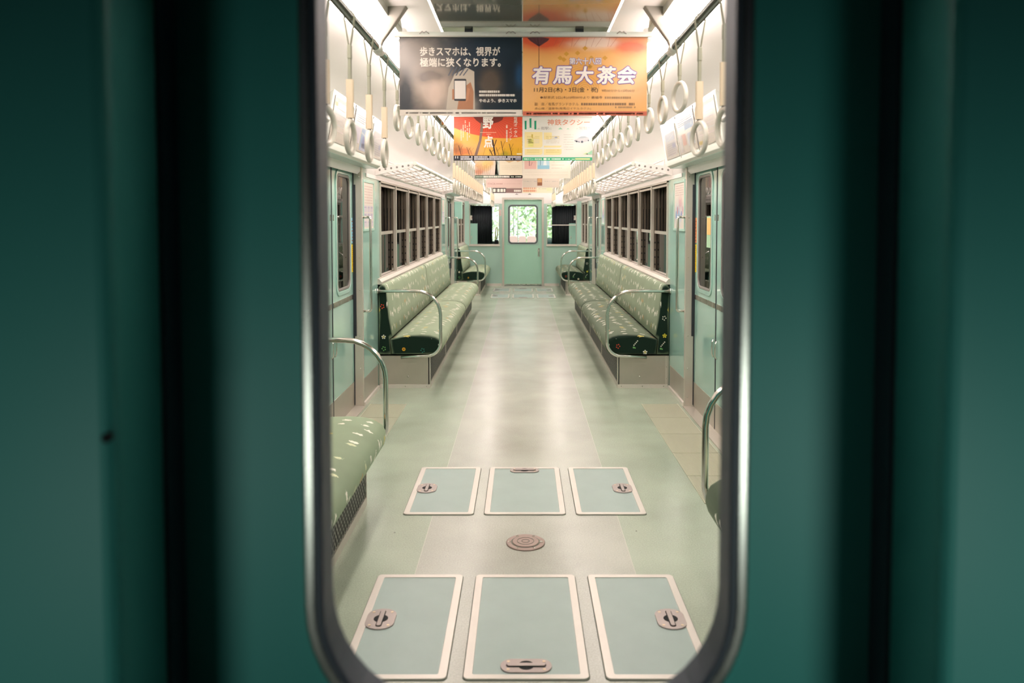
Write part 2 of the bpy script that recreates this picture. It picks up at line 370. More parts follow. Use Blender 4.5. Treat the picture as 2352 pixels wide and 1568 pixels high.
# ------------------------------------------------------------------ side windows
wn = [0]
def side_window(s, y0, y1, where):
    wn[0] += 1
    r = root('window_%d' % wn[0], (s * 1.25, (y0 + y1) / 2, WINZ0), where, kind='structure')
    z0, z1 = WINZ0 + .012, WINZ1
    f = MB()
    f.box(s * 1.226, s * 1.252, y0, y0 + .021, z0, z1); f.box(s * 1.226, s * 1.252, y1 - .021, y1, z0, z1)
    f.box(s * 1.226, s * 1.252, y0, y1, z1 - .012, z1); f.box(s * 1.235, s * 1.26, y0 + .02, y1 - .02, z1 - .042, z1 - .026)
    f.build('frame', ALU, r)
    t = MB()
    for a, b in ((y0 + .004, y0 + .030), (y1 - .030, y1 - .004)):
        for l0, l1 in ((1.252, 1.274), (1.283, 1.305), (1.314, 1.336), (1.345, 1.37)): t.box(s * l0, s * l1, a, b, z0, z1)
        t.box(s * 1.252, s * 1.37, a - .004 if a < (y0 + y1) / 2 else b - .002, a if a < (y0 + y1) / 2 else b + .004, z0, z1)
    t.box(s * 1.252, s * 1.37, y0, y1, z1 - .02, z1); t.box(s * 1.252, s * 1.37, y0, y1, z0 - .01, z0)
    tr = t.build('sash_track', JAMB, r)
    h = MB()
    for zz in (z0 + .06, z0 + .13, z0 + .20, z0 + .27):
        for l in (1.263, 1.294): h.box(s * (l - .006), s * (l + .006), y1 - .0315, y1 - .029, zz - .008, zz + .008)
    h.box(s * 1.276, s * 1.281, y1 - .031, y1 - .012, z0 + .37, z0 + .60); h.box(s * 1.307, s * 1.312, y1 - .031, y1 - .012, z0 + .37, z0 + .60)
    h.build('latch_hole', DARK, tr)
    b = MB().box(s * 1.258, s * 1.272, y0 + .03, y1 - .03, 1.30, 1.328)
    b.build('sash_bar', ALU, r)
    q = MB()
    for yy in (y0 + .06, y1 - .06): q.box(s * 1.245, s * 1.262, yy - .015, yy + .015, z0 + .002, z0 + .03)
    q.build('sash_latch', STEEL, r)
    MB().box(s * 1.310, s * 1.313, y0 + .03, y1 - .03, 1.31, z1 - .02).build('upper_pane', GLASS_D, r)
    MB().box(s * 1.279, s * 1.282, y0 + .03, y1 - .03, z0, 1.31).build('lower_pane', GLASS_D, r)
for s, nm in ((-1, 'left'), (1, 'right')):
    for a, b, k in WINS:
        for i in range(k):
            side_window(s, a + (b - a) * i / k, a + (b - a) * (i + 1) / k, 'two-part %s window, %s of the row %s' % (nm, ['first', 'second', 'third', 'fourth', 'fifth', 'sixth'][i], {6: 'over the long bench', 2: 'by the end wall', 3: 'over the nearest bench'}[k]))

# ------------------------------------------------------------------ side doors
dn = [1]
ROWN = {D1: 'nearer', D2: 'farther'}
def door_leaf(s, y0, y1, seam, d, which, extra):
    dn[0] += 1
    X = s * 1.298
    r = root('door_%d' % dn[0], (X, (y0 + y1) / 2, 0.0), 'mint sliding door leaf, %s half of the %s %s doorway' % (which, ROWN[d], 'left' if s < 0 else 'right'), kind='structure')
    yc = (y0 + y1) / 2
    hole = rrect(yc - .196, yc + .196, .944, 1.746, .055)
    p = MB(); plate_hole(p, y0, y1, .01, 1.87, hole, 'x', X, X + s * .032)
    p.build('panel', MINT, r)
    fl = MB().ring(rrect(yc - .235, yc + .235, .90, 1.79, .09), rrect(yc - .208, yc + .208, .93, 1.76, .065), 'x', X - s * .007, X)
    fl.build('window_moulding', MINT, r, bevel=.004)
    MB().ring(rrect(yc - .207, yc + .207, .933, 1.757, .065), rrect(yc - .190, yc + .190, .950, 1.740, .05), 'x', X - s * .006, X + s * .008).build('gasket', GASKET, r, bevel=.003)
    MB().prism(rrect(yc - .193, yc + .193, .947, 1.743, .052), 'x', X + s * .004, X + s * .008).build('pane', GLASS_M, r)
    MB().box(X - s * .004, X, y0 + .015, y1 - .015, .835, .87).build('rub_strip', STEEL, r)
    MB().box(X - s * .002, X, y0 + .004, y1 - .004, .012, .20).build('kick_plate', PLINTH, r)
    sy = y0 if seam == 0 else y1
    MB().box(X - s * .003, X + s * .03, sy - .005, sy + .005, .012, 1.87).build('meeting_rubber', BLACK, r)
    hy = sy + (.04 if seam == 0 else -.04)
    MB().tube([(X - s * .002, hy, .50), (X - s * .014, hy, .52), (X - s * .014, hy, .60), (X - s * .002, hy, .62)], .006, 8).build('finger_pull', CHROME, r)
    MB().box(X - s * .002, X, hy - .005, hy + .02, 1.43, 1.47).build('lock_plate', STEEL, r)
    if extra:
        ey = y1 if seam == 0 else y0; sg = -1 if seam == 0 else 1
        st = MB().box(X - s * .0015, X, ey + sg * .005, ey + sg * .085, 1.04, 1.25)
        tag(st.build('warning_sticker', YEL, r), 'yellow warning sticker')
        d4 = MB()
        for k in range(9): d4.box(X - s * .0022, X - s * .0015, ey + sg * .035, ey + sg * .055, 1.115 + k * .014, 1.123 + k * .014)
        for k in range(2):
            d4.ring(arc((ey + sg * .045, 1.062 + .03 * k), .013, 0, 345, 11), arc((ey + sg * .045, 1.062 + .03 * k), .008, 0, 345, 11), 'x', X - s * .0022, X - s * .0015)
        d4.build('warning_lettering', mat('orange_brown_ink', (.45, .22, .01), .5), r)
        o = MB(); o.box(X - s * .0015, X, ey + sg * .005, ey + sg * .085, 1.26, 1.45); tag(o.build('notice_sticker', mat('notice_' + ('blue' if s < 0 else 'orange'), (.25, .55, .68) if s < 0 else (.78, .30, .12), .4), r), ('pale blue' if s < 0 else 'orange') + ' notice sticker')
        g = MB()
        for k in range(7): g.box(X - s * .0022, X - s * .0015, ey + sg * (.015), ey + sg * (.07 - .01 * (k % 3)), 1.275 + k * .024, 1.283 + k * .024)
        g.build('notice_lettering', mat('dark_red_ink', (.35, .10, .05), .5), r)
    return r
for d in doors_at:
    for s in (-1, 1):
        far = door_leaf(s, d + .004, d + HALF + .02, 0, d, 'farther', True)
        near = door_leaf(s, d - HALF - .02, d - .004, 1, d, 'nearer', False)
        if s > 0 and d == D1:
            X = s * 1.298
            g = MB().box(X + s * .0015, X + s * .0038, d + .15, d + .30, 1.24, 1.46); yc = d
            tag(g.build('glass_notice', mat('green_notice', (.40, .62, .40), .4), far), 'green notice stuck on the door glass')
            g = MB().box(X + s * .0005, X + s * .0015, d + .16, d + .29, 1.33, 1.45); g.build('glass_notice_block', mat('orange_notice', (.85, .52, .18), .4), far)

# door frames: jambs with a rubber guard
tn = [0]
for d in doors_at:
    for s in (-1, 1):
        for e in (-1, 1):
            tn[0] += 1
            y = d + e * HALF
            j = B(s * 1.228, s * 1.34, y, y + e * .035, 0, 1.86).build('trim_%d' % tn[0], ALU, bevel=.003)
            tag(j, 'aluminium door jamb on the %s side of the %s %s doorway' % ('farther' if e > 0 else 'nearer', ROWN[d], 'left' if s < 0 else 'right'), kind='structure')
            B(s * 1.276, s * 1.296, y - e * .014, y, .55, 1.70).build('rubber_guard', BLACK, j)
            B(s * 1.290, s * 1.297, y - e * .004, y, 0.02, 1.84).build('edge_rubber', BLACK, j)
            for zz in (.08, .30, .55, .9, 1.15, 1.45, 1.76): MB().sphere((s * 1.25, y, zz), .0045, 8).build('screw', STEEL, j)
        tn[0] += 1
        tag(B(s * 1.215, s * 1.34, d - HALF, d + HALF, .0005, .012).build('trim_%d' % tn[0], ALU), 'metal threshold of the %s %s doorway' % (ROWN[d], 'left' if s < 0 else 'right'), kind='structure')

# lintel boxes over the doorways
LINT = [(1.145, 1.835), (1.12, 1.85), (1.115, 1.872), (1.062, 2.165), (1.075, 2.195), (1.30, 2.195), (1.30, 1.84)]
for d in doors_at:
    for s in (-1, 1):
        r = root('door_lintel', (s * 1.2, d, 1.84), 'sloping white lintel box over the %s %s doorway' % (ROWN[d], 'left' if s < 0 else 'right'), kind='structure')
        MB().prism([(s * a, b) for a, b in LINT], 'y', d - .87, d + .87).build('casing', WHITE2, r, bevel=.004)
        MB().prism([(s * 1.118, 1.868), (s * 1.145, 1.833), (s * 1.30, 1.833), (s * 1.30, 1.845), (s * 1.15, 1.845)], 'y', d - .872, d + .872).build('lower_lip', mat('mint_lintel_lip', (.50, .66, .58), .25, coat=.3), r)
        sm = MB()
        for k in (-.29, .29): sm.prism([(s * (1.1105), 1.875), (s * 1.0585, 2.163), (s * 1.064, 2.163), (s * 1.116, 1.875)], 'y', d + k - .002, d + k + .002)
        sm.build('panel_seam', GASKET, r)

# ------------------------------------------------------------------ printed sheets
def ink(hexc, rough=.4):
    return mat('ink_' + hexc, '#' + hexc, rough)
FC = [0]
class Sheet:
    """a printed sheet in a plane: origin o, unit vectors U (reading direction) and V (up), normal Nn towards the reader"""
    def __init__(s, name, o, U, V, Wd, Hd, paper, parent=None, label=None, cat=None, group=None, th=.0012):
        s.U = Vector(U).normalized(); s.V = Vector(V).normalized(); s.N = s.U.cross(s.V).normalized()
        s.o = Vector(o); s.W = Wd; s.H = Hd; s.l = .0003; s.k = 1.
        m = MB(); q = [s.p(0, 0, 0), s.p(1, 0, 0), s.p(1, 1, 0), s.p(0, 1, 0)]; b = [x - s.N * th for x in q]
        m.add(q + b, [(0, 1, 2, 3), (7, 6, 5, 4), (0, 4, 5, 1), (1, 5, 6, 2), (2, 6, 7, 3), (3, 7, 4, 0)])
        s.mats = []; s.art = MB()
        if parent is None:
            s.root = root(name, s.p(.5, 1, 0), label, cat, group); s.kid = m.build('sheet', paper, s.root)
        else: s.root = parent; s.kid = m.build(name, paper, parent)
        uv = s.kid.data.uv_layers.new(name='uv')
        for pl in s.kid.data.polygons:
            for li, vi in zip(pl.loop_indices, pl.vertices): uv.data[li].uv = [(0, 0), (1, 0), (1, 1), (0, 1)][vi % 4]
    def p(s, u, v, d=None): return s.o + s.U * (u * s.W) + s.V * (v * s.H) + s.N * (s.l if d is None else d)
    def up(s): s.l += .0003
    def poly(s, pts, hexc, rough=.4):
        if s.k != 1.: hexc = ''.join('%02x' % int(int(hexc[i:i + 2], 16) * s.k) for i in (0, 2, 4))
        m = ink(hexc, rough)
        if m not in s.mats: s.mats.append(m)
        s.art.cur = s.mats.index(m); s.art.add([s.p(*q) for q in pts], [tuple(range(len(pts)))])
    def rect(s, u0, v0, u1, v1, hexc): s.poly([(u0, v0), (u1, v0), (u1, v1), (u0, v1)], hexc)
    def ell(s, u, v, a, b, hexc, n=20, t0=0, t1=360):
        s.poly([(u + a * math.cos(math.radians(t0 + (t1 - t0) * k / n)), v + b * math.sin(math.radians(t0 + (t1 - t0) * k / n))) for k in range(n if t1 - t0 == 360 else n + 1)], hexc)
    def line(s, u0, v0, u1, v1, t, hexc):
        a = Vector(((u1 - u0) * s.W, (v1 - v0) * s.H)); nn = Vector((-a.y, a.x)).normalized() * t / 2
        du, dv = nn.x / s.W, nn.y / s.H
        s.poly([(u0 - du, v0 - dv), (u1 - du, v1 - dv), (u1 + du, v1 + dv), (u0 + du, v0 + dv)], hexc)
    def dashes(s, u0, v, u1, h, hexc, seed=1, vert=False, gap=.25):
        """a row of print too small to read"""
        R = random.Random(seed); x = u0 if not vert else v
        end = u1
        step = h * (s.H / s.W if not vert else s.W / s.H)
        while x < end:
            wd = step * R.uniform(.7, .95)
            if R.random() > .1:
                if vert: s.rect(u0 - h / 2, x, u0 + h / 2, min(end, x + wd), hexc)
                else: s.rect(x, v - h / 2, min(end, x + wd), v + h / 2, hexc)
            x += step
    def text(s, body, u0, v0, u1, v1, hexc, bold=0., name='lettering', lift=.0005, slant=0.):
        """characters fitted to the box; bold > 0 thickens the strokes (in fractions of the character size)"""
        cu = bpy.data.curves.new(name, 'FONT'); cu.body = body; cu.size = 1; cu.resolution_u = 2; cu.shear = slant
        if '\n' in body: cu.space_line = .92; cu.align_x = 'CENTER'
        ob = bpy.data.objects.new(name, cu); COL.objects.link(ob)
        bpy.context.view_layer.update()
        m0 = bpy.data.meshes.new_from_object(ob.evaluated_get(bpy.context.evaluated_depsgraph_get()))
        P = [v.co.copy() for v in m0.vertices]; F = [tuple(f.vertices) for f in m0.polygons]
        bpy.data.objects.remove(ob); bpy.data.curves.remove(cu); bpy.data.meshes.remove(m0)
        x0 = min(q.x for q in P); x1 = max(q.x for q in P); y0 = min(q.y for q in P); y1 = max(q.y for q in P)
        sx = (u1 - u0) * s.W / max(1e-6, x1 - x0); sy = (v1 - v0) * s.H / max(1e-6, y1 - y0)
        base = s.p(u0, v0, s.l + lift); m = MB()
        offs = [(0, 0)] if bold <= 0 else [(bold * math.cos(k * PI / 4), bold * math.sin(k * PI / 4)) for k in range(8)]
        for k, (dx, dy) in enumerate(offs):
            m.add([base + s.N * (k * .00003) + s.U * ((q.x - x0 + dx) * sx) + s.V * ((q.y - y0 + dy) * sy) for q in P], F)
        return m.build(name, ink(hexc), s.root, recalc=False)
    def done(s, name='print_pattern'):
        if s.art.f: s.art.build(name, s.mats, s.root, recalc=False)
        return s.root

def paper(name, stops, kind='radial', rough=.30, coat=.05):
    """sheet colour from soft printed blobs: stops = base, [(u,v,ru,rv,colour,amount)], optional noise"""
    m = bpy.data.materials.new(name); m.use_nodes = True
    nt = m.node_tree; N = nt.nodes; L = nt.links; b = N['Principled BSDF']
    b.inputs['Roughness'].default_value = rough; b.inputs['Coat Weight'].default_value = coat; b.inputs['Coat Roughness'].default_value = .03
    uv = N.new('ShaderNodeUVMap'); uv.uv_map = 'uv'
    nz = N.new('ShaderNodeTexNoise'); nz.inputs['Scale'].default_value = 7; nz.inputs['Detail'].default_value = 6; L.new(uv.outputs[0], nz.inputs['Vector'])
    base, blobs = stops
    col = None
    rgb = N.new('ShaderNodeRGB'); rgb.outputs[0].default_value = (*lin(base), 1); col = rgb.outputs[0]
    for (u, v, ru, rv, c, amt, nse) in blobs:
        mp = N.new('ShaderNodeMapping'); mp.inputs['Scale'].default_value = (1 / ru, 1 / rv, 1); mp.inputs['Location'].default_value = (-u / ru, -v / rv, 0)
        L.new(uv.outputs[0], mp.inputs[0])
        ad = N.new('ShaderNodeMixRGB'); ad.blend_type = 'LINEAR_LIGHT'; ad.inputs[0].default_value = nse; L.new(mp.outputs[0], ad.inputs[1]); L.new(nz.outputs['Color'], ad.inputs[2])
        g = N.new('ShaderNodeTexGradient'); g.gradient_type = 'QUADRATIC_SPHERE'; L.new(ad.outputs[0], g.inputs[0])
        mr = N.new('ShaderNodeMapRange'); mr.inputs[1].default_value = 0; mr.inputs[2].default_value = .45; mr.inputs[4].default_value = amt; L.new(g.outputs['Fac'], mr.inputs[0])
        mx = N.new('ShaderNodeMix'); mx.data_type = 'RGBA'; L.new(mr.outputs[0], mx.inputs[0]); L.new(col, mx.inputs[6]); mx.inputs[7].default_value = (*lin(c), 1); col = mx.outputs[2]
    L.new(col, b.inputs['Base Color'])
    return m

SEAM = -.012; PL = -.525; PR = .508
PY = [3.3, 5.88, 8.5, 11.1, 13.5]
ORD = ['first', 'second', 'third', 'fourth', 'fifth', 'sixth', 'seventh', 'eighth', 'ninth', 'tenth', 'eleventh', 'twelfth', 'thirteenth', 'fourteenth', 'fifteenth', 'sixteenth']
Z0, Z1 = 1.876, 2.208
def hang(i, left, pap, label):
    x0, x1 = (PL, SEAM - .0015) if left else (SEAM + .0015, PR)
    return Sheet('hanging_poster', (x0, PY[i], Z0), (1, 0, 0), (0, 0, 1), x1 - x0, Z1 - Z0, pap, None, label, 'poster', 'posters hanging over the aisle')
# rails the posters hang from
for i, y in enumerate(PY):
    r = root('poster_rail', (SEAM, y, 2.23), 'white rail across the aisle carrying the %s pair of posters' % ORD[i], 'rail', 'poster rails')
    MB().box(PL - .02, PR + .02, y - .006, y + .006, 2.200, 2.222).build('bar', WHITE2, r, bevel=.002)
    MB().box(PL - .02, PR + .02, y - .010, y - .0055, 2.2, 2.2045).build('lip', ALU, r)
    for x in (-.42, -.06, .04, .40):
        q = MB().tube([(x - .02, y - .008, 2.213), (x - .008, y - .012, 2.222), (x, y - .011, 2.216), (x + .008, y - .012, 2.222), (x + .02, y - .008, 2.213)], .0018, 6)
        q.build('wire_clip', BRASS, r)
    for x in (-.235, .225): MB().box(x - .017, x + .017, y - .008, y + .008, 2.220, 2.236).build('hanger', BLACK, r)

# pair 1, left: dark poster about phones
S = hang(0, True, paper('navy_photo_paper', ('#101a26', [(.12, .62, .55, .75, '#8d8074', .8, .25), (.28, .33, .26, .50, '#b09a88', .95, .12), (.25, .50, .20, .16, '#54483f', .75, .3), (.29, .27, .10, .26, '#bfa594', .8, .1), (.62, .78, .5, .3, '#232f3e', .8, .2), (.50, .10, .2, .3, '#cfc0b0', .8, .1), (.74, .40, .16, .34, '#5d4c3d', .7, .2), (.99, .5, .08, .25, '#1d4468', .7, .1), (.05, .25, .1, .5, '#20252b', .9, .15)])),
         'dark navy poster with white writing and a hand holding a phone')
S.rect(0, 0, 1, .075, 'd9cfc2'); S.dashes(.05, .035, .95, .016, 'b9aea2', 3)
S.poly([(.38, .08), (.40, .35), (.45, .52), (.55, .60), (.61, .55), (.615, .08)], 'b8aa99'); S.up()
S.poly([(.47, .08), (.485, .22), (.53, .36), (.58, .42), (.605, .3), (.60, .08)], 'a8714f'); S.up()
S.poly([(q[0], q[1]) for q in rrect(.445, .545, .185, .46, .012, 3)], '23262b'); S.up(); S.rect(.45, .21, .54, .435, 'dcd2c8'); S.up()
S.poly([(.43, .20), (.446, .20), (.446, .33), (.43, .33)], 'a8714f'); S.poly([(.54, .16), (.56, .2), (.575, .33), (.555, .35), (.545, .28)], 'b97f5b')
for k in range(5): S.line(.40 + .03 * k, .50, .44 + .03 * k, .62 - .01 * k, .004, '4d5563')
S.text('歩きスマホは、視界が', .17, .745, .82, .855, 'e9ded0', .02)
S.text('極端に狭くなります。', .17, .61, .825, .72, 'e9ded0', .02)
S.dashes(.65, .30, .82, .026, 'd8cec2', 5); S.dashes(.65, .255, .94, .026, 'd8cec2', 6)
S.text('やめよう、歩きスマホ', .65, .165, .955, .21, 'efe5d8', .02)
S.done()
# pair 1, right: orange tea-gathering poster
S = hang(0, False, paper('amber_poster_paper', ('#dfa45c', [(.5, 1.05, .9, .30, '#d96a3e', .95, .2), (.15, .95, .4, .28, '#d0462c', .9, .15), (.6, .9, .35, .13, '#e3cfc0', .8, .35), (.88, .86, .25, .16, '#d9502f', .8, .25), (.5, .45, .35, .3, '#d6983f', .7, .1), (.9, .45, .3, .5, '#e6b27c', .6, .1), (.05, .4, .2, .6, '#e4b07a', .5, .1)])),
         'orange tea-gathering poster with white and purple brush writing')
S.rect(0, 0, 1, .055, 'c4644a'); S.dashes(.03, .027, .97, .022, 'e8c9b0', 9)
S.poly([(.035, .97), (.06, .93), (.13, .86), (.20, .93), (.215, .96), (.13, .985)], '5b2f34'); S.line(.13, .86, .13, .60, .0025, '6e4632')
for k in range(5): S.line(.05 + .035 * k, .965, .13, .87, .0015, '3c1f26')
for a, b in ((.30, .72), (.35, .77), (.44, .78), (.50, .84), (.55, .72), (.60, .70), (.66, .72), (.38, .62), (.54, .61), (.33, .70)):
    S.poly([(a - .022, b), (a, b - .03), (a + .022, b), (a, b + .03)], 'c8902c')
for k in range(6):
    rr = .02 + .018 * k
    S.poly([(.50 + rr * math.cos(t * PI / 8), .33 + 1.5 * rr * math.sin(t * PI / 8)) for t in range(9)] + [(.50 + (rr + .005) * math.cos(t * PI / 8), .33 + 1.5 * (rr + .005) * math.sin(t * PI / 8)) for t in range(8, -1, -1)], 'c88d35')
    S.poly([(.53 + 2 * rr * math.cos(t * PI / 8), .52 + 1.2 * rr * math.sin(t * PI / 8)) for t in range(9)] + [(.53 + (2 * rr + .005) * math.cos(t * PI / 8), .52 + 1.2 * (rr + .005) * math.sin(t * PI / 8)) for t in range(8, -1, -1)], 'cc923c')
for k in range(9): S.line(.28 + .06 * k, .98, .27 + .06 * k + random.uniform(-.05, .03), .86, .001, 'a8583c')
S.up()
for (ch, u) in (('有', .08), ('馬', .245), ('大', .42), ('茶', .60), ('会', .765)):
    S.text(ch, u, .40, u + .145, .61, '6d4a94', .075, lift=.0003, slant=.12); S.text(ch, u, .40, u + .145, .61, 'ece2da', .032, lift=.0008, slant=.12)
S.text('第六十八回', .375, .64, .629, .72, '6d4a94', .07, lift=.0003); S.text('第六十八回', .375, .64, .629, .72, 'ece2da', .016, lift=.0008)
S.text('11月2日(木)・3日(金・祝)', .09, .285, .605, .355, '3a2b1e', .008); S.text('9時00分から15時00分', .635, .295, .90, .33, '8a6540', 0)
S.text('●献茶式 2日(木)10時00分より 善福寺', .14, .205, .64, .245, '7a5734', 0); S.dashes(.66, .225, .87, .028, 'a57c4e', 4)
S.text('副　席／有馬グランドホテル', .095, .125, .45, .165, '7a5734', 0); S.dashes(.47, .145, .90, .03, '8a6540', 14); S.dashes(.73, .105, .91, .02, 'a57c4e', 15)
S.text('点心席／温泉寺(有馬ロイヤルホテル)', .095, .07, .55, .105, '7a5734', 0)
S.done()
# pair 2, left: red parasol over autumn trees
S = hang(1, True, paper('autumn_photo_paper', ('#e8a83c', [(.2, .25, .5, .3, '#e9a85e', .8, .4), (.1, .2, .3, .2, '#d7703a', .8, .5), (.85, .2, .35, .3, '#d6a31c', .8, .5), (.55, .2, .2, .2, '#e9b24a', .7, .4), (.75, .12, .15, .15, '#8a8a1c', .6, .6), (.05, .3, .12, .25, '#a2602c', .7, .5)])),
         'autumn poster with a big red paper parasol and white vertical writing')
S.poly([(0, .99), (0, .74), (.10, .68), (.25, .60), (.42, .545), (.58, .51), (.75, .50), (.88, .505), (1, .535), (1, .99)], 'e2502e'); S.up()
for k in range(26):
    a = math.radians(197 + k * 6.0); e = 1.0
    u1, v1 = .50 + .62 * math.cos(a), 1.06 + .80 * math.sin(a)
    if u1 < 0: f = (.50 - 0) / (.50 - u1); u1, v1 = 0, 1.06 + (v1 - 1.06) * f
    if u1 > 1: f = .5 / (u1 - .5); u1, v1 = 1, 1.06 + (v1 - 1.06) * f
    u0, v0 = .50 + .12 * math.cos(a), min(.985, 1.06 + .2 * math.sin(a))
    lo = .74 - .3 * u1 if u1 < .8 else .53
    if v1 < lo: f = (1.06 - lo) / (1.06 - v1); u1 = .5 + (u1 - .5) * f; v1 = lo
    S.line(u0, min(v0, .985), u1, min(v1, .985), .0013, 'a8321e')
S.poly([(.28, .99), (.33, .90), (.40, .82), (.46, .80), (.55, .82), (.65, .86), (.71, .91), (.73, .99)], '7c2a1e'); S.up()
S.poly([(.40, .86), (.44, .82), (.405, .45), (.345, .12), (.30, .12), (.37, .45)], '8b6a5c')
for u, t, v in ((.08, .004, .34), (.2, .003, .3), (.24, .002, .28), (.575, .011, .47), (.535, .006, .25), (.70, .004, .44), (.82, .004, .38), (.63, .003, .3)):
    S.line(u + .03, .12, u - .01, v, t, '3b2018'); S.line(u + .01, (.12 + v) / 2, u + .05, v, t * .5, '4a2a18')
for k in range(10): S.line(.03 + .1 * k, .12, .04 + .1 * k + random.uniform(-.03, .03), .28, .0014, '6b3a1a')
S.rect(0, 0, 1, .115, '20202c'); S.up(); S.dashes(.10, .082, .98, .034, 'd8d0d4', 21); S.dashes(.10, .036, .86, .034, 'd8d0d4', 22)
S.rect(.90, .02, .98, .055, '9c98a6'); S.rect(.92, .135, .99, .165, 'e8d8b0')
S.text('11', .025, .05, .062, .1, 'efe8e4', .03)
S.text('野', .43, .72, .575, .975, 'f4e9de', .035); S.text('点', .445, .30, .57, .55, 'f4e9de', .035)
S.text('有\n馬\nオ\nー\nタ\nム', .875, .53, .93, .985, 'f6e4d6', .01); S.text('イ\nベ\nン\nト', .81, .45, .85, .73, 'f6e4d6', .01)
for u, v0, v1, sd in ((.775, .42, .80, 31),): S.dashes(u, v0, v1, .022, 'f0d3c0', sd, vert=True)
for k, (v0, v1) in enumerate(((.45, .72), (.52, .80), (.62, .90), (.45, .78), (.52, .88))): S.dashes(.11 + .03 * k, v0, v1, .014, 'f3cdb0', 40 + k, vert=True)
S.line(.385, .63, .62, .63, .003, 'f0c8a8'); S.line(.48, .59, .54, .59, .004, 'f0c8a8')
S.done()
# pair 2, right: white taxi poster
S = hang(1, False, paper('white_green_paper', ('#e9e4da', [(.9, .3, .4, .4, '#efe6da', .5, .1)])), 'white taxi poster with a green bar and orange heading')
S.rect(0, 0, 1, .075, '2fae7c'); S.up(); S.text('神鉄タクシー株式会社', .02, .015, .28, .055, 'f2f4ea', .02); S.rect(.30, .014, .345, .058, 'f2f4ea'); S.dashes(.36, .036, .60, .03, 'e2f2e4', 3); S.dashes(.62, .032, .75, .022, 'd2ecd6', 7); S.rect(.755, .018, .97, .056, 'd7dfa0')
for u, v0, v1 in ((.03, .70, .89), (.10, .735, .945), (.17, .70, .89)): S.poly([(u, v0), (u + .026, v0), (u + .026, v1 - .015), (u + .03, v1), (u - .002, v1)], '12966c')
S.line(.05, .73, .18, .73, .001, '9fb8aa')
S.text('神鉄タクシー', .355, .79, .965, .925, 'e38a68', .006); S.text('の', .215, .695, .245, .73, '9a968e', 0); S.text('街駅', .265, .69, .375, .76, '8e8a84', 0); S.text('に', .385, .695, .415, .735, '9a968e', 0)
S.text('が', .77, .70, .80, .735, 'c2bcb2', 0); S.text('常駐!!', .81, .69, .965, .76, 'bdb7ae', 0)
S.poly([(.51, .70), (.575, .70), (.542, .745)], 'a4d4b2'); S.poly([(.63, .70), (.675, .70), (.652, .73)], 'b4dabe')
for (a, b, c2, d2) in ((.03, .29, .285, .64), (.03, .13, .285, .26), (.305, .13, .56, .26), (.305, .47, .42, .63), (.305, .295, .56, .335)): S.poly([(a, b), (c2 - .025, b), (c2, b + .03), (c2, d2), (a, d2)], 'f0dca0')
S.up(); S.rect(.08, .315, .155, .49, 'e6dd80')
for k in range(14): S.dashes(.06 + .275 * (k % 2), .61 - .035 * (k // 2) if k > 3 else .19 + .045 * (k // 2), .24 + .29 * (k % 2), .016, 'd9c47c' if k < 8 else 'd5cbb8', 60 + k)
S.text('1', .125, .51, .15, .59, 'd3b85c', 0)
for k in range(7): S.dashes(.59, .58 - .055 * k, .73, .014, 'd4ccc0', 80 + k)
S.poly([(.74, .44), (.75, .47), (.80, .50), (.84, .545), (.90, .55), (.945, .52), (.955, .48), (.94, .44), (.86, .40), (.83, .395), (.76, .42)], 'c9c6c8'); S.up()
S.poly([(.79, .50), (.84, .54), (.895, .545), (.93, .515), (.86, .50)], 'aeb4ba'); S.ell(.855, .42, .016, .025, '555a68'); S.ell(.775, .43, .012, .02, '666b78'); S.poly([(.745, .44), (.82, .405), (.825, .425), (.75, .455)], '8b8c96'); S.ell(.945, .45, .010, .018, '777b86')
S.poly([(.455, .50), (.49, .50), (.505, .52), (.48, .54), (.46, .52)], 'a9aabb')
S.poly([(.91, .14), (.985, .22), (1, .24), (1, .14)], 'a8d8b4'); S.poly([(.865, .14), (.92, .19), (.94, .14)], 'd3e2b0')
S.done()
# pair 3
S = hang(2, True, paper('tree_photo_paper', ('#dcc9bb', [(.15, .45, .3, .45, '#cf9858', .8, .5), (.28, .5, .2, .35, '#d8ab5a', .7, .5), (.08, .2, .15, .2, '#c8744a', .7, .5), (.2, .85, .3, .2, '#cdb8b4', .8, .3)])), 'poster split between autumn trees and a cream half with brown hills')
S.rect(.525, .0, 1, 1, 'ecdfc6'); S.rect(0, 0, 1, .10, '4f6350'); S.up(); S.dashes(.02, .05, .17, .03, 'b8c4b4', 5);
S.dashes(.18, .052, .48, .055, 'f2eee2', 6); S.dashes(.49, .052, .74, .055, 'f2eee2', 8); S.dashes(.76, .05, .98, .035, 'c9d2c2', 9)
S.poly([(.42, .10), (.44, .5), (.41, .86), (.435, .86), (.47, .4), (.50, .10)], '46544c'); S.rect(.42, .86, .52, .98, 'efe9e0'); S.rect(.43, .13, .515, .72, 'cfd2c6'); S.up()
S.line(.47, .15, .47, .70, .006, '5b6a5c'); S.line(.45, .66, .49, .45, .003, '5b6a5c')
for k in range(8): S.line(.03 + .04 * k, .10, .05 + .04 * k, .40 + .03 * (k % 3), .0022, '6b4a38'); 
S.poly([(.56, .60), (.62, .66), (.70, .60), (.78, .66), (.86, .58), (.72, .50), (.62, .58)], 'd9b98c'); S.poly([(.84, .60), (.88, .66), (.93, .60), (.98, .62), (.96, .56), (.90, .52)], 'e2b98e'); S.ell(.95, .60, .02, .035, 'd8804c'); S.ell(.86, .65, .012, .02, 'd8a070')
for k in range(6): S.dashes(.56, .84 - .035 * k if k < 3 else .40 - .05 * (k - 3), .97, .012, 'd6c6ac', 100 + k)
S.done()
S = hang(2, False, paper('pale_manner_paper', ('#eadfce', [])), 'pale poster with one pink and one light blue picture square')
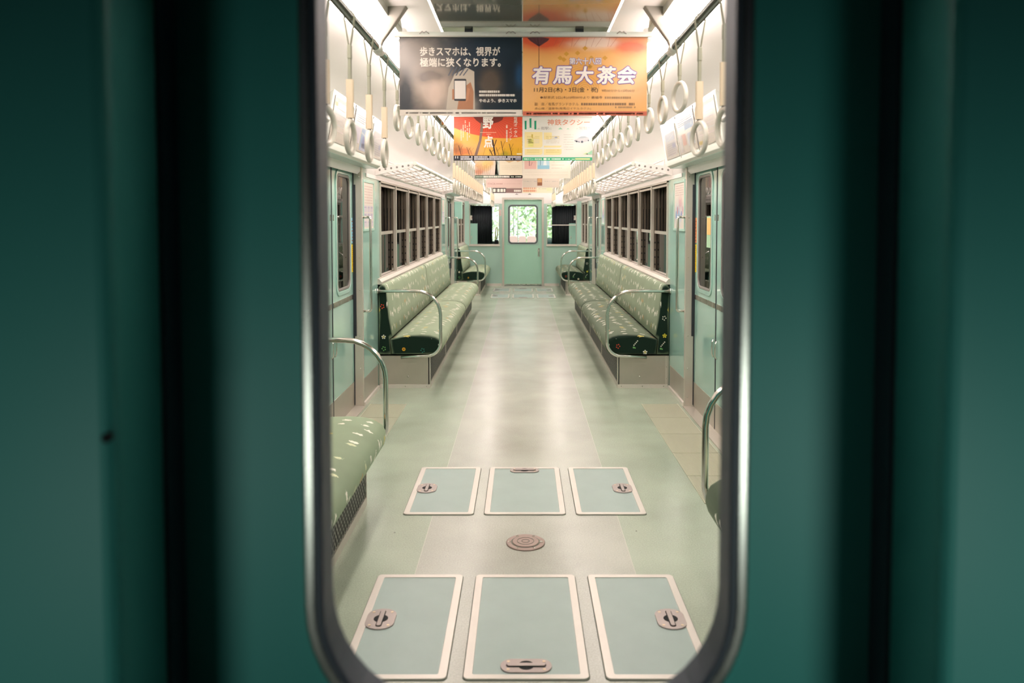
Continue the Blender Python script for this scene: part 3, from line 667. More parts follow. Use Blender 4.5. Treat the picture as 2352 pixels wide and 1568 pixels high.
S.rect(.04, .90, .285, 1, 'e9c860'); S.rect(.04, .30, .285, .86, 'e6b8ac'); S.rect(.31, .30, .56, .86, 'b9d6e0'); S.rect(.31, .92, .56, 1, 'd6dcc0'); S.up()
S.poly([(q[0], q[1]) for q in rrect(.03, .14, .70, .84, .03, 3)], 'f0e6da'); S.poly([(q[0], q[1]) for q in rrect(.36, .45, .74, .84, .03, 3)], 'e9e6e0'); S.rect(.31, .30, .56, .42, '93c2d6')
S.line(.14, .40, .14, .58, .006, '8c4a58'); S.line(.17, .40, .20, .52, .004, 'a8606a'); S.ell(.14, .61, .012, .02, 'b87878'); S.line(.37, .42, .375, .58, .005, '5a86a0'); S.poly([(.43, .42), (.45, .60), (.49, .60), (.50, .42)], 'e6ecec'); S.ell(.455, .66, .014, .03, '86b4c8')
for k in range(6): S.dashes(.60, .83 - .1 * k, .92 - .05 * (k % 3), .018, 'cdbfac', 120 + k)
for k in range(2): S.dashes(.05, .20 - .09 * k, .95, .012, 'd8ccb8', 130 + k)
S.done()
# pair 4
S = hang(3, True, paper('pink_paper', ('#ddbfb4', [])), 'plain dusty pink poster with a small boxed heading')
S.rect(.33, .74, .68, 1, 'c9c4bc'); S.up(); S.dashes(.35, .86, .66, .15, '8fb0b0', 3); S.rect(.05, .93, .12, .98, 'd08478'); S.rect(.72, .91, .79, .98, 'd08478'); S.dashes(.02, .80, .28, .02, 'c4a298', 6); S.dashes(.72, .78, .97, .02, 'c4a298', 7)
S.text('STACIA', .045, .12, .26, .20, 'b48a84', .01); S.dashes(.28, .16, .46, .05, 'c49c94', 8); S.dashes(.5, .16, .95, .02, 'cca89e', 9)
S.done()
S = hang(3, False, paper('grey_beige_paper', ('#d5c8b8', [])), 'grey-beige poster of small print with a brown photo')
for u, v in ((.03, .92), (.28, .92), (.57, .92), (.79, .92), (.57, .58), (.79, .58)): S.ell(u, v, .014, .04, 'b8935f' if u < .5 else '9a958c')
for k in range(16): S.dashes(.04 + .27 * (k % 2) if k < 8 else .60 + .2 * (k % 2), .86 - .2 * ((k % 8) // 2), (.24 if k % 2 == 0 else .5) if k < 8 else .76 + .2 * (k % 2), .03, 'b9b2a8', 140 + k)
S.rect(.40, .08, .535, .40, '8c5a3c'); S.up(); S.rect(.41, .22, .525, .38, 'c99a68')
S.done()
# pair 5
S = hang(4, True, paper('buffet_photo_paper', ('#d9c3b2', [(.7, .6, .3, .4, '#b0623a', .8, .6), (.45, .5, .25, .2, '#c98a6a', .7, .6)])), 'small far poster with food photos above a black line of print')
S.rect(.60, .36, .95, .98, 'c2713e'); S.rect(0, .0, .45, .26, '3a302e'); S.rect(.45, 0, .98, .24, '8a6a66'); S.up(); S.ell(.70, .75, .05, .14, 'e2a45c'); S.ell(.82, .80, .06, .14, 'e0b070'); S.ell(.76, .52, .09, .1, 'd98c50'); S.dashes(.02, .13, .13, .16, 'efe6da', 3); S.dashes(.16, .13, .43, .16, 'efe6da', 4); S.dashes(.72, .11, .95, .1, 'efe6da', 5)
for k in range(4): S.dashes(.02, .9 - .14 * k, .55, .05, 'b98a78', 160 + k)
S.done()
S = hang(4, False, paper('cream_yellow_paper', ('#ece2c6', [])), 'small far cream and yellow poster with a row of orange print')
S.rect(.02, .40, .36, .98, 'eae0a0'); S.up(); S.ell(.16, .62, .04, .14, 'df8a4a'); S.ell(.08, .55, .02, .08, 'd9c860'); S.ell(.43, .68, .035, .26, '6b6660'); S.poly([(.50, .42), (.55, .92), (.62, .98), (.57, .42)], 'e0d23c'); S.poly([(.55, .85), (.62, .85), (.62, 1), (.56, 1)], '2a2a26')
for k in range(2): S.dashes(.02, .26 - .15 * k, .46, .11, 'e0a080', 170 + k)
S.dashes(.50, .22, .80, .05, 'cfd0b0', 175); S.rect(.80, .1, .97, .6, 'dfe0b4')
S.done()

# ------------------------------------------------------------------ panels on the lintels
TOP = Vector((1.062, 2.165)); BOT = Vector((1.115, 1.872)); SL = (TOP - BOT).length
def lintel_sheet(s, d, y0, y1, f0, f1, pap, label, name='route_map', cat='sign'):
    """y0..y1 along the car, f0..f1 fraction up the slope; reads left to right from the aisle"""
    q = BOT + (TOP - BOT) * f0
    V = Vector((s * (TOP.x - BOT.x), 0, TOP.y - BOT.y)).normalized()
    U = Vector((0, 1, 0)) if s < 0 else Vector((0, -1, 0))
    # reader is in the aisle: normal must point to the centre
    o = Vector((s * q.x, y0 if s < 0 else y1, q.y))
    Nn = U.cross(V)
    if Nn.x * s > 0: U = -U; o.y = y1 if s < 0 else y0
    o += U.cross(V).normalized() * .0045
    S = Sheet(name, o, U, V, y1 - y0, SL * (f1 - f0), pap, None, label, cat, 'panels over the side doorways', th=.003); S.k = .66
    return S
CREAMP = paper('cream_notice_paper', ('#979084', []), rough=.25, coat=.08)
for d in doors_at:
    for s in (-1, 1):
        sd = 'left' if s < 0 else 'right'; wd = ROWN[d]
        # far, middle and near panel
        S = lintel_sheet(s, d, d + .33, d + .80, .07, .86, CREAMP, 'small framed notice, farthest panel over the %s %s doorway' % (wd, sd), 'framed_notice')
        S.rect(.12, .08, .92, .80, 'd9d2cb'); S.up(); S.rect(.15, .55, .85, .78, 'c3cbd3' if s > 0 else 'd7cbc4'); S.up(); S.line(.2, .55, .85, .72, .004, 'eee8e0')
        for k in range(6): S.dashes(.18, .46 - .065 * k, .82, .022, 'b3aaa4', 200 + k)
        S.rect(.62, .30, .85, .44, 'a9aec8'); S.done()
        S = lintel_sheet(s, d, d - .275, d + .275, .07, .93, CREAMP, 'blue and white notice, middle panel over the %s %s doorway' % (wd, sd), 'framed_notice')
        if s < 0:
            S.rect(.45, .05, .97, .62, '8fb2d8'); S.up(); S.rect(.5, .05, .92, .25, 'c7cfe6'); S.line(.45, .5, .97, .4, .01, 'e6ebf0'); S.rect(.55, .12, .75, .42, '7a86c0'); S.rect(.08, .2, .4, .6, 'd6cbd8')
        else:
            S.rect(.45, .58, .95, .78, '93b6d6'); S.up(); S.ell(.85, .68, .04, .05, 'd8e4ec'); S.rect(.25, .2, .45, .5, 'e0a890'); S.rect(.55, .15, .9, .48, 'cfd6de'); S.rect(.05, .05, .22, .5, 'd9d4cb')
        for k in range(4): S.dashes(.1, .88 - .05 * k, .9, .018, 'b9b2ac', 210 + k)
        S.done()
        S = lintel_sheet(s, d, d - .83, d - .31, .07, .93, CREAMP, 'wide route map of fine lines, nearest panel over the %s %s doorway' % (wd, sd))
        for k in range(5): S.line(.08, .75 - .12 * k, .9, .72 - .12 * k, .003, ['d0a8a4', 'b8b2c4', 'c4b6a8', 'a8b8b4', 'd0b4b4'][k])
        for k in range(22): S.line(.1 + .037 * k, .40, .1 + .037 * k, .62 - .02 * (k % 3), .003, 'c2adab')
        S.rect(.02, .88, .98, .97, 'b9cfc6'); S.rect(.80 if s < 0 else .02, .05, .98 if s < 0 else .2, .14, 'e0c468'); S.rect(.02, .78, .16, .87, 'e4cf80'); S.done()

# ------------------------------------------------------------------ framed notices on the wall panels beside the doors
for s, y0, where in ((-1, 6.03, 'left wall between nearer doorway and long bench'), (1, 6.03, 'right wall between nearer doorway and long bench'), (-1, 11.9, 'left wall at the far end of the long bench'), (1, 11.9, 'right wall at the far end of the long bench')):
    y1 = y0 + .44
    r = root('wall_notice', (s * WX, (y0 + y1) / 2, 1.355), 'framed paper notice on the ' + where, 'notice', 'framed notices beside doors')
    MB().ring([(y0, 1.345), (y1, 1.345), (y1, 1.745), (y0, 1.745)], [(y0 + .02, 1.365), (y1 - .02, 1.365), (y1 - .02, 1.725), (y0 + .02, 1.725)], 'x', s * WX, s * (WX - .010)).build('frame', MINT_WALL, r, bevel=.002)
    U = (0, 1, 0) if s < 0 else (0, -1, 0)
    S = Sheet('paper', (s * (WX - .004), y0 + .02 if s < 0 else y1 - .02, 1.365), U, (0, 0, 1), .40, .36, paper('notice_print_%s_%d' % ('l' if s < 0 else 'r', y0), ('#e2d6ca', [(.5, .7, .4, .3, '#ddc9c0', .6, .3)] if s < 0 else [(.4, .3, .5, .5, '#9db4d2', .8, .5), (.6, .55, .3, .25, '#d29aa0', .7, .5)])), r)
    if s < 0:
        for k in range(9): S.rect(.06 + .31 * (k % 3), .04 + .16 * (k // 3), .32 + .31 * (k % 3), .18 + .16 * (k // 3), 'cdc2cc')
        S.up()
        for k in range(9): S.dashes(.08 + .31 * (k % 3), .14 + .16 * (k // 3), .29 + .31 * (k % 3), .02, '9d94b4', 220 + k)
        for k in range(7): S.dashes(.1, .92 - .06 * k, .9, .018, 'c9aea6', 230 + k)
    else:
        for k in range(5): S.dashes(.1, .94 - .05 * k, .9, .02, 'c9b4ae', 240 + k)
        for k in range(6): S.ell(.2 + .13 * k, .3 + .1 * (k % 2), .05, .09, ['6f94c4', 'c07a84', '8fb0d4', 'd8d2d0', '7a88c0', 'c8a0a8'][k])
    S.done()

# ------------------------------------------------------------------ benches
def cushion(mb, prof, s, y0, y1, uoff=0.):
    """closed (lat, z) outline swept along y with rounded ends"""
    n = len(prof); cx = sum(p[0] for p in prof) / n; cz = sum(p[1] for p in prof) / n
    st = [(0, .034), (.004, .020), (.012, .010), (.024, .004), (.042, 0)]
    secs = [(y0 + a, b) for a, b in st] + [(y0 + (y1 - y0) * k / 8, 0) for k in range(1, 8)] + [(y1 - a, b) for a, b in st[::-1]]
    arcl = [0]
    for i in range(n): arcl.append(arcl[-1] + math.dist(prof[i], prof[(i + 1) % n]))
    def inset(p, d):
        v = Vector((cx - p[0], cz - p[1])); return (p[0] + v.x / max(v.length, 1e-6) * d, p[1] + v.y / max(v.length, 1e-6) * d)
    V = []
    for y, d in secs: V += [(s * inset(p, d)[0], y, inset(p, d)[1]) for p in prof]
    F = []; UV = []
    for j in range(len(secs) - 1):
        for i in range(n):
            k = (i + 1) % n
            F.append((j * n + i, j * n + k, (j + 1) * n + k, (j + 1) * n + i))
            ya, yb = secs[j][0] + uoff, secs[j + 1][0] + uoff
            UV.append([(ya, arcl[i]), (ya, arcl[i + 1]), (yb, arcl[i + 1]), (yb, arcl[i])])
    mb.add(V, F, True, UV)
    for j, sg in ((0, 1), (len(secs) - 1, -1)):
        o = len(mb.v) - len(V); idx = [o + j * n + i for i in range(n)]
        mb.f.append(idx if sg > 0 else idx[::-1]); mb.mi.append(mb.cur); mb.sm.append(False)
        uvp = [(prof[i][0] * 1.0 + uoff + 100, prof[i][1]) for i in range(n)]
        mb.uv[len(mb.f) - 1] = uvp if sg > 0 else uvp[::-1]
SEATP = [(1.13, .29), (1.145, .415), (1.06, .440), (.97, .455), (.88, .460), (.80, .454), (.745, .438), (.712, .415), (.696, .385), (.693, .355), (.704, .32), (.722, .295), (.75, .285)]
BACKP = [(1.235, .285), (1.238, .60), (1.236, .86), (1.225, .882), (1.20, .888), (1.178, .876), (1.168, .85), (1.155, .74), (1.135, .58), (1.118, .44), (1.145, .42), (1.135, .285)]
def lattice(mb, s, X, y0, y1, z0, z1, pitch, dy, wdt):
    """two sets of slanting strips: an expanded-metal grille"""
    h = z1 - z0
    for sg in (1, -1):
        k0 = y0 - dy; X += s * .0005
        while k0 < y1 + dy:
            a = (k0, z0); b = (k0 + sg * dy, z1)
            # clip to y0..y1
            pts = []
            t0, t1 = 0., 1.
            d = b[0] - a[0]
            for lim, sign in ((y0, 1), (y1, -1)):
                if abs(d) > 1e-9:
                    t = (lim - a[0]) / d
                    if (d * sign) > 0: t0 = max(t0, t)
                    else: t1 = min(t1, t)
            if t1 - t0 > .01:
                p = (a[0] + d * t0, z0 + h * t0); q = (a[0] + d * t1, z0 + h * t1)
                mb.add([(X, p[0] - wdt / 2, p[1]), (X, p[0] + wdt / 2, p[1]), (X, q[0] + wdt / 2, q[1]), (X, q[0] - wdt / 2, q[1])], [(0, 1, 2, 3)])
            k0 += pitch
MOTI = ['d6a018', '2f7f74', 'c8452c', 'ded8c8', '6fa860', 'd8c83c']
def end_motifs(mb, s, y, mats, which, side_sign):
    """small woven flowers on the end of the seat (abstract sprigs)"""
    def blob(l, z, r, col, n=8):
        m = ink(col, .8)
        if m not in mats: mats.append(m)
        mb.cur = mats.index(m)
        mb.add([(s * l + r * math.cos(2 * PI * k / n), y, z + r * math.sin(2 * PI * k / n)) for k in range(n)], [tuple(range(n))])
    for (l, z, col, kind) in which:
        if kind == 'sun':
            for k in range(8): blob(l + .011 * math.cos(k * PI / 4), z + .011 * math.sin(k * PI / 4), .005, 'd6a018')
            y -= .0002; blob(l, z, .008, '7a4a14'); y += .0002
        elif kind == 'leaf':
            for k in range(5): blob(l + .014 * math.cos(k * 1.2), z + .016 * math.sin(k * 1.2), .0055, col)
        elif kind == 'bell':
            for k in range(4): blob(l + .010 * k, z + .012 * k, .0055, 'ded8c8')
            blob(l - .002, z - .02, .009, '6fa860'); blob(l + .010, z - .024, .006, '6fa860')
        else:
            for k in range(5): blob(l + .013 * math.cos(k * 1.257 + .3), z + .013 * math.sin(k * 1.257 + .3), .0065, col)
            y -= .0002; blob(l, z, .006, 'd8c83c'); y += .0002

def bench(s, y0, y1, cuts, ends, label):
    r = root('bench_seat', (s * .98, (y0 + y1) / 2, 0), label, 'bench', 'long bench seats along the walls')
    # plinth
    p = MB().box(s * .815, s * (WX - .002), y0 + .02, y1 - .02, .0, .275)
    pl = p.build('plinth', PLINTH, r)
    for e in ends:
        y = y0 + .02 if e < 0 else y1 - .02
        MB().prism(rrect(.915, 1.06, .075, .215, .008, 3) if s > 0 else [(-a, b) for a, b in rrect(.915, 1.06, .075, .215, .008, 3)][::-1], 'y', y, y + e * .003).build('access_cover', PLINTH, pl)
        MB().tube([(s * .987, y, .10), (s * .987, y + e * .008, .10), (s * .987, y + e * .011, .10)], [.008, .008, .004], 12).build('cover_knob', CHROME, pl)
        MB().box(s * .80, s * 1.225, y, y + e * .012, 0.0, .03).build('end_skirting', ALU_W, pl)
        for l in (.83, 1.01, 1.19): MB().sphere((s * l, y + e * .012, .016), .005, 8).build('screw', STEEL, pl)
        for zz in (.08, .18, .26): MB().sphere((s * 1.215, y + e * .001, zz), .004, 8).build('screw', STEEL, pl)
        MB().box(s * 1.205, s * 1.225, y, y + e * .002, .03, .275).build('corner_strip', ALU, pl)
    MB().box(s * .806, s * .812, y0 + .02, y1 - .02, .0, .275).build('dark_backing', DARK, r)
    g = MB(); lattice(g, s, s * .7995, y0 + .03, y1 - .03, .045, .27, .040, .19, .012)
    gr = g.build('grille', mat('dark_grille_steel', (.21, .21, .185), .45, metal=.5), r, recalc=False)
    f = MB(); f.box(s * .797, s * .806, y0 + .02, y1 - .02, 0.0, .045); f.box(s * .797, s * .806, y0 + .02, y1 - .02, .262, .275)
    nb = max(1, int((y1 - y0) / 1.35))
    for k in range(nb + 1):
        yy = y0 + .02 + (y1 - y0 - .04) * k / nb; f.box(s * .797, s * .806, max(y0 + .02, yy - .012), min(y1 - .02, yy + .012), .04, .27)
    f.build('grille_frame', ALU, gr)
    ys = [y0] + cuts + [y1]
    for a, b in zip(ys, ys[1:]):
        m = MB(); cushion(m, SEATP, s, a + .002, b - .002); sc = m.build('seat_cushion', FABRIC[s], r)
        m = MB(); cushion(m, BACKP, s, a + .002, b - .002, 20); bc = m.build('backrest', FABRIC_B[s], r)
        # hem seam under each cushion
    for e in ends:
        y = (y0 if e < 0 else y1)
        mats = []; mm = MB()
        wh = [(1.02, .335, 0, 'sun'), (.86, .325, '2f7f74', 'leaf'), (1.19, .44, 'ded8c8', 'star'), (1.20, .70, 'c8452c', 'leaf'), (1.19, .34, '6fa860', 'leaf')] if s < 0 else [(.80, .36, 'c8452c', 'leaf'), (.935, .37, 0, 'bell'), (1.03, .31, 'ded8c8', 'star'), (1.195, .45, 'd8c83c', 'star'), (1.165, .36, 0, 'bell'), (1.19, .60, 'ded8c8', 'leaf')]
        if e < 0:
            for one in wh:
                mats = []; mm = MB(); end_motifs(mm, s, y - .0006, mats, [one], e); mm.build('woven_flower', mats, r, recalc=False)
        # steel armrest hoop
        ya = y + e * .022
        pts = [(1.236, .833), (.90, .833)] + arc((.895, .643), .19, 90, 180, 8)[1:]
        pts = [(1.236, .832), (.905, .832)] + [(.905 - .2 * math.sin(math.radians(a)), .632 + .2 * math.cos(math.radians(a))) for a in range(12, 91, 13)]
        pts += [(.705, .44), (.705, .40)] + [(.825 - .12 * math.cos(math.radians(a)), .40 - .12 * math.sin(math.radians(a))) for a in range(12, 85, 12)] + [(.86, .278), (1.04, .268)]
        MB().tube([(s * l, ya, z) for l, z in pts], .0135, 14).build('armrest_hoop', CHROME, r)
        MB().cyl((s * 1.234, ya, .832), 'x', .024, .010, 16).build('armrest_flange', CHROME, r)
        MB().tube([(s * .98, ya, .271), (s * .98, y - e * .03, .271)], .007, 8).build('armrest_stud', CHROME, r)
    return r
bench(-1, .95, 3.92, [], [1], 'green patterned bench on the left, nearest to the glass')
bench(1, .95, 3.02, [], [1], 'short green patterned bench on the right, nearest to the glass')
bench(-1, 6.62, 12.12, [9.37], [-1, 1], 'long green patterned bench under the left windows, mid carriage')
bench(1, 6.62, 12.12, [9.37], [-1, 1], 'long green patterned bench under the right windows, mid carriage')
bench(-1, 14.58, END - .03, [], [-1], 'short green bench in the far left corner by the end wall')
bench(1, 14.58, END - .03, [], [-1], 'short green bench in the far right corner by the end wall')

# ------------------------------------------------------------------ grab bars beside the doorways
for d in doors_at:
    for s in (-1, 1):
        for e in (-1, 1):
            y = d + e * (HALF + .05); sd = 'left' if s < 0 else 'right'
            r = root('grab_bar', (s * WX, y, .72), 'vertical steel grab bar on the %s side of the %s %s doorway' % ('farther' if e > 0 else 'nearer', ROWN[d], sd), 'grab bar', 'steel grab bars beside doors')
            X = s * (WX - .065)
            MB().tube([(s * WX, y, 1.455), (s * (WX - .05), y, 1.455), (X + s * .004, y, 1.451), (X, y, 1.44), (X, y, .75), (X + s * .004, y, .739), (s * (WX - .05), y, .735), (s * WX, y, .735)], .011, 12).build('bar', CHROME, r)
            for z in (1.455, .735): MB().cyl((s * (WX - .003), y, z), 'x', .019, .006, 14).build('flange', STEEL, r)

# ------------------------------------------------------------------ luggage racks
for s in (-1, 1):
    for a, b, nm in ((1.0, 3.6, 'nearest'), (6.55, 12.0, 'middle'), (14.5, END - .05, 'farthest')):
        sd = 'left' if s < 0 else 'right'
        r = root('luggage_rack', (s * 1.1, (a + b) / 2, 1.83), 'white tubular luggage rack, %s one on the %s wall' % (nm, sd), 'luggage rack', 'luggage racks over the windows')
        def zl(l): return 1.842 + (1.235 - l) * .155
        for y in (a, b - .012):
            MB().prism([(s * 1.238, 1.80), (s * 1.238, 1.96), (s * 1.215, 1.93), (s * 1.195, 1.885), (s * 1.10, zl(1.10) + .028), (s * .93, zl(.93) + .026), (s * .915, zl(.915) + .016), (s * .915, zl(.915) - .012), (s * .95, zl(.95) - .026), (s * 1.12, zl(1.12) - .03)], 'y', y, y + .012).build('end_bracket', WHITE, r, bevel=.002)
            q = MB()
            for k in range(6): q.cyl((s * (1.20 - .048 * k), y - .0005, zl(1.20 - .048 * k)), 'y', .0085, .004, 14)
            q.build('pipe_plug', GASKET, r)
        MB().tube([(s * .905, a - .02, zl(.905) + .008), (s * .905, b + .005, zl(.905) + .008)], .0165, 14).build('front_rail', WHITE2, r)
        for k in range(6):
            l = 1.20 - .048 * k; MB().tube([(s * l, a, zl(l)), (s * l, b, zl(l))], .0065, 8).build('pipe', ALU_W, r)
        nk = max(2, int((b - a) / .52))
        for k in range(1, nk):
            y = a + (b - a) * k / nk
            MB().prism([(s * 1.236, zl(1.236) - .010), (s * .915, zl(.915) - .010), (s * .905, zl(.905) - .004), (s * .905, zl(.905) - .018), (s * 1.236, zl(1.236) - .022)], 'y', y - .02, y + .02).build('cross_strap', WHITE, r)
            MB().tube([(s * .905, y - .02, zl(.905) + .008), (s * .905, y + .02, zl(.905) + .008)], .0195, 14).build('rail_collar', WHITE2, r)
        q = MB().tube([(s * 1.175, a + .05, 1.935), (s * 1.175, b - .05, 1.935)], .005, 8)
        q.build('back_wire', ALU_W, r)
        for k in range(nk + 1):
            y = a + .05 + (b - a - .1) * k / nk
            MB().tube([(s * 1.175, y, 1.935), (s * 1.17, y, zl(1.17))], .005, 6).build('wire_post', ALU_W, r)

# ------------------------------------------------------------------ strap rails and hand straps
RX, RZ = .60, 2.135
for s in (-1, 1):
    sd = 'left' if s < 0 else 'right'
    r = root('strap_rail', (s * RX, 8.8, RZ), 'long steel strap rail below the %s row of lamps' % sd, 'rail', 'strap rails')
    MB().tube([(s * RX, 1.0, RZ), (s * RX, END - .06, RZ)], .0155, 14).build('bar', RAILM, r)
    for k, y in enumerate([1.1] + [p - .08 for p in PY] + [16.2]):
        # tapered hanger plate from ceiling to rail
        q = MB()
        sec = [(RX + .002, RZ - .012, .014, .011), (RX - .006, RZ + .03, .016, .018), (RX - .040, RZ + .10, .020, .036), (RX - .066, RZ + .172, .026, .058)]
        V = []
        for l, z, hw, hx in sec:
            V += [(s * (l - hx), y - hw, z), (s * (l + hx), y - hw, z), (s * (l + hx), y + hw, z), (s * (l - hx), y + hw, z)]
        F = [(0, 1, 2, 3), (15, 14, 13, 12)]
        for j in range(3): F += [(4 * j + i, 4 * j + (i + 1) % 4, 4 * j + 4 + (i + 1) % 4, 4 * j + 4 + i) for i in range(4)]
        q.add(V, F); q.build('hanger_arm', mat('beige_bracket_paint', (.30, .27, .23), .5), r, bevel=.005)
        MB().tube([(s * RX, y - .05, RZ), (s * RX, y + .05, RZ)], .021, 14).build('collar', WHITE2, r)

def make_strap(long):
    r = root('hand_strap', (0, 0, 0))
    zj, zs = (-.105, -.215) if long else (-.095, -.150)
    b = MB()
    hw, t = .0085, .0021
    path = [(.0035, zj), (.0185, -.012)] + [(.0188 * math.cos(math.radians(q)), .0188 * math.sin(math.radians(q))) for q in range(0, 181, 20)] + [(-.0185, -.012), (-.0035, zj)]
    inner = [(.0014, zj), (.0160, -.012)] + [(.0164 * math.cos(math.radians(q)), .0164 * math.sin(math.radians(q))) for q in range(0, 181, 20)] + [(-.0160, -.012), (-.0014, zj)]
    n = len(path); V = []
    for y in (-hw, hw): V += [(p[0], y, p[1]) for p in path] + [(p[0], y, p[1]) for p in inner]
    F = []
    for i in range(n - 1): F += [(i, i + 1, n + i + 1, n + i), (2 * n + i, 3 * n + i, 3 * n + i + 1, 2 * n + i + 1), (i, 2 * n + i, 2 * n + i + 1, i + 1), (n + i, n + i + 1, 3 * n + i + 1, 3 * n + i)]
    b.add(V, F)
    b.box(-.0050, .0050, -hw, hw, zs, zj + .004)
    b.build('belt', BELT, r)
    b = MB().box(-.0065, .0065, -.0105, .0105, zj - .040, zj + .006); b.build('belt_keeper', BELT, r, bevel=.002)
    if long:
        m = MB().prism(rrect(-.0125, .0125, -.0095, .0095, .005, 3), 'z', -.345, -.215)
        m.build('grip_sleeve', SLEEVE, r)
        zc = -.345
    else: zc = zs
    m = MB().box(-.006, .006, -.004, .004, zc - .016, zc + .004); m.build('ring_loop', BLACK if long else BELT, r)
    m = MB(); R, rr = .0555, .0082; zz = zc - .010 - R
    V = []; F = []; A, Bn = 28, 8
    for i in range(A):
        t_ = 2 * PI * i / A
        for j in range(Bn):
            q = 2 * PI * j / Bn; rad = R + rr * math.cos(q)
            V.append((rr * 1.15 * math.sin(q), rad * math.sin(t_), zz + rad * math.cos(t_)))
    for i in range(A):
        for j in range(Bn): F.append((i * Bn + j, ((i + 1) % A) * Bn + j, ((i + 1) % A) * Bn + (j + 1) % Bn, i * Bn + (j + 1) % Bn))
    m.add(V, F, True); m.build('ring', RING, r)
    return r
PRO = {True: make_strap(True), False: make_strap(False)}
used = {True: False, False: False}
def nth(i):
    return '%d%s' % (i, 'th' if 10 <= i % 100 <= 20 else {1: 'st', 2: 'nd', 3: 'rd'}.get(i % 10, 'th'))
KIDSOF = {k: [x for x in COL.objects if x.parent == PRO[k]] for k in PRO}
for s in (-1, 1):
    sd = 'left' if s < 0 else 'right'
    yl = 2.36 if s < 0 else 2.40
    lst = [(yl - .335 * k, True) for k in (3, 2, 1)] + [(yl + .335 * k, True) for k in range(4 if s < 0 else 2)]
    y = lst[-1][0] + .345
    while y < 6.55: lst.append((y, False)); y += .37
    y = 6.78
    while y < 11.75: lst.append((y, True)); y += .315
    y = 12.1
    while y < 14.4: lst.append((y, False)); y += .33
    y = 14.75
    while y < 16.3: lst.append((y, True)); y += .35
    cnt = 0; nl = 0; ns = 0
    for (y, lg) in lst:
        # keep clear of the hanger arms
        for hy in [1.1] + [p - .08 for p in PY] + [16.2]:
            if abs(y - hy) < .11: y = hy + (.115 if y >= hy else -.115)
        if not used[lg]: o = PRO[lg]; used[lg] = True
        else:
            o = PRO[lg].copy(); COL.objects.link(o)
            for ch in KIDSOF[lg]:
                c2 = ch.copy(); COL.objects.link(c2); c2.parent = o
        o.location = (s * RX, y, RZ)
        cnt += 1
        if lg: nl += 1; k = nl
        else: ns += 1; k = ns
        if lg: lab = 'long hand strap with cream sleeve and ring, %s along the %s rail' % (nth(k), sd)
        else: lab = 'short hand strap with ring and no sleeve, %s along the %s rail' % (nth(k), sd)
        tag(o, lab, 'hand strap', 'hand straps on the %s rail' % sd)
        for ch in [x for x in (KIDSOF[lg] if o == PRO[lg] else o.children)]:
            if ch.name.split('.')[0] == 'ring': ch.rotation_euler[2] = math.radians(s * random.uniform(-4, 16))

# ------------------------------------------------------------------ ceiling lamps
def make_lamp(s, y0, y1, label):
    xc = .640
    r = root('ceiling_lamp', (s * xc, (y0 + y1) / 2, 2.30), label, 'ceiling lamp', 'ceiling lamps')
    def outline(w): return [(s * xc + (p[0]) * 1., p[1]) for p in rrect(-w, w, y0, y1, .045, 5)]
    h = MB(); h.ring([(p[0], p[1]) for p in outline(.086)], [(p[0], p[1]) for p in outline(.072)], 'z', 2.262, 2.315)
    h.build('housing', WHITE2, r, bevel=.003)
    d = MB(); d.prism([(s * xc + q[0], q[1]) for q in rrect(-.070, .070, y0 + .018, y1 - .018, .035, 5)], 'z', 2.228, 2.27)
    d.build('diffuser', DIFFUSER, r)
    return r
for s in (-1, 1):
    y = 1.02; k = 0
    while y < END - .7:
        y1 = min(y + 1.27, END - .08)
        make_lamp(s, y, y1, 'long fluorescent ceiling lamp, %s from the glass in the %s row' % (nth(k + 1), 'left' if s < 0 else 'right'))
        y = y1 + .055; k += 1

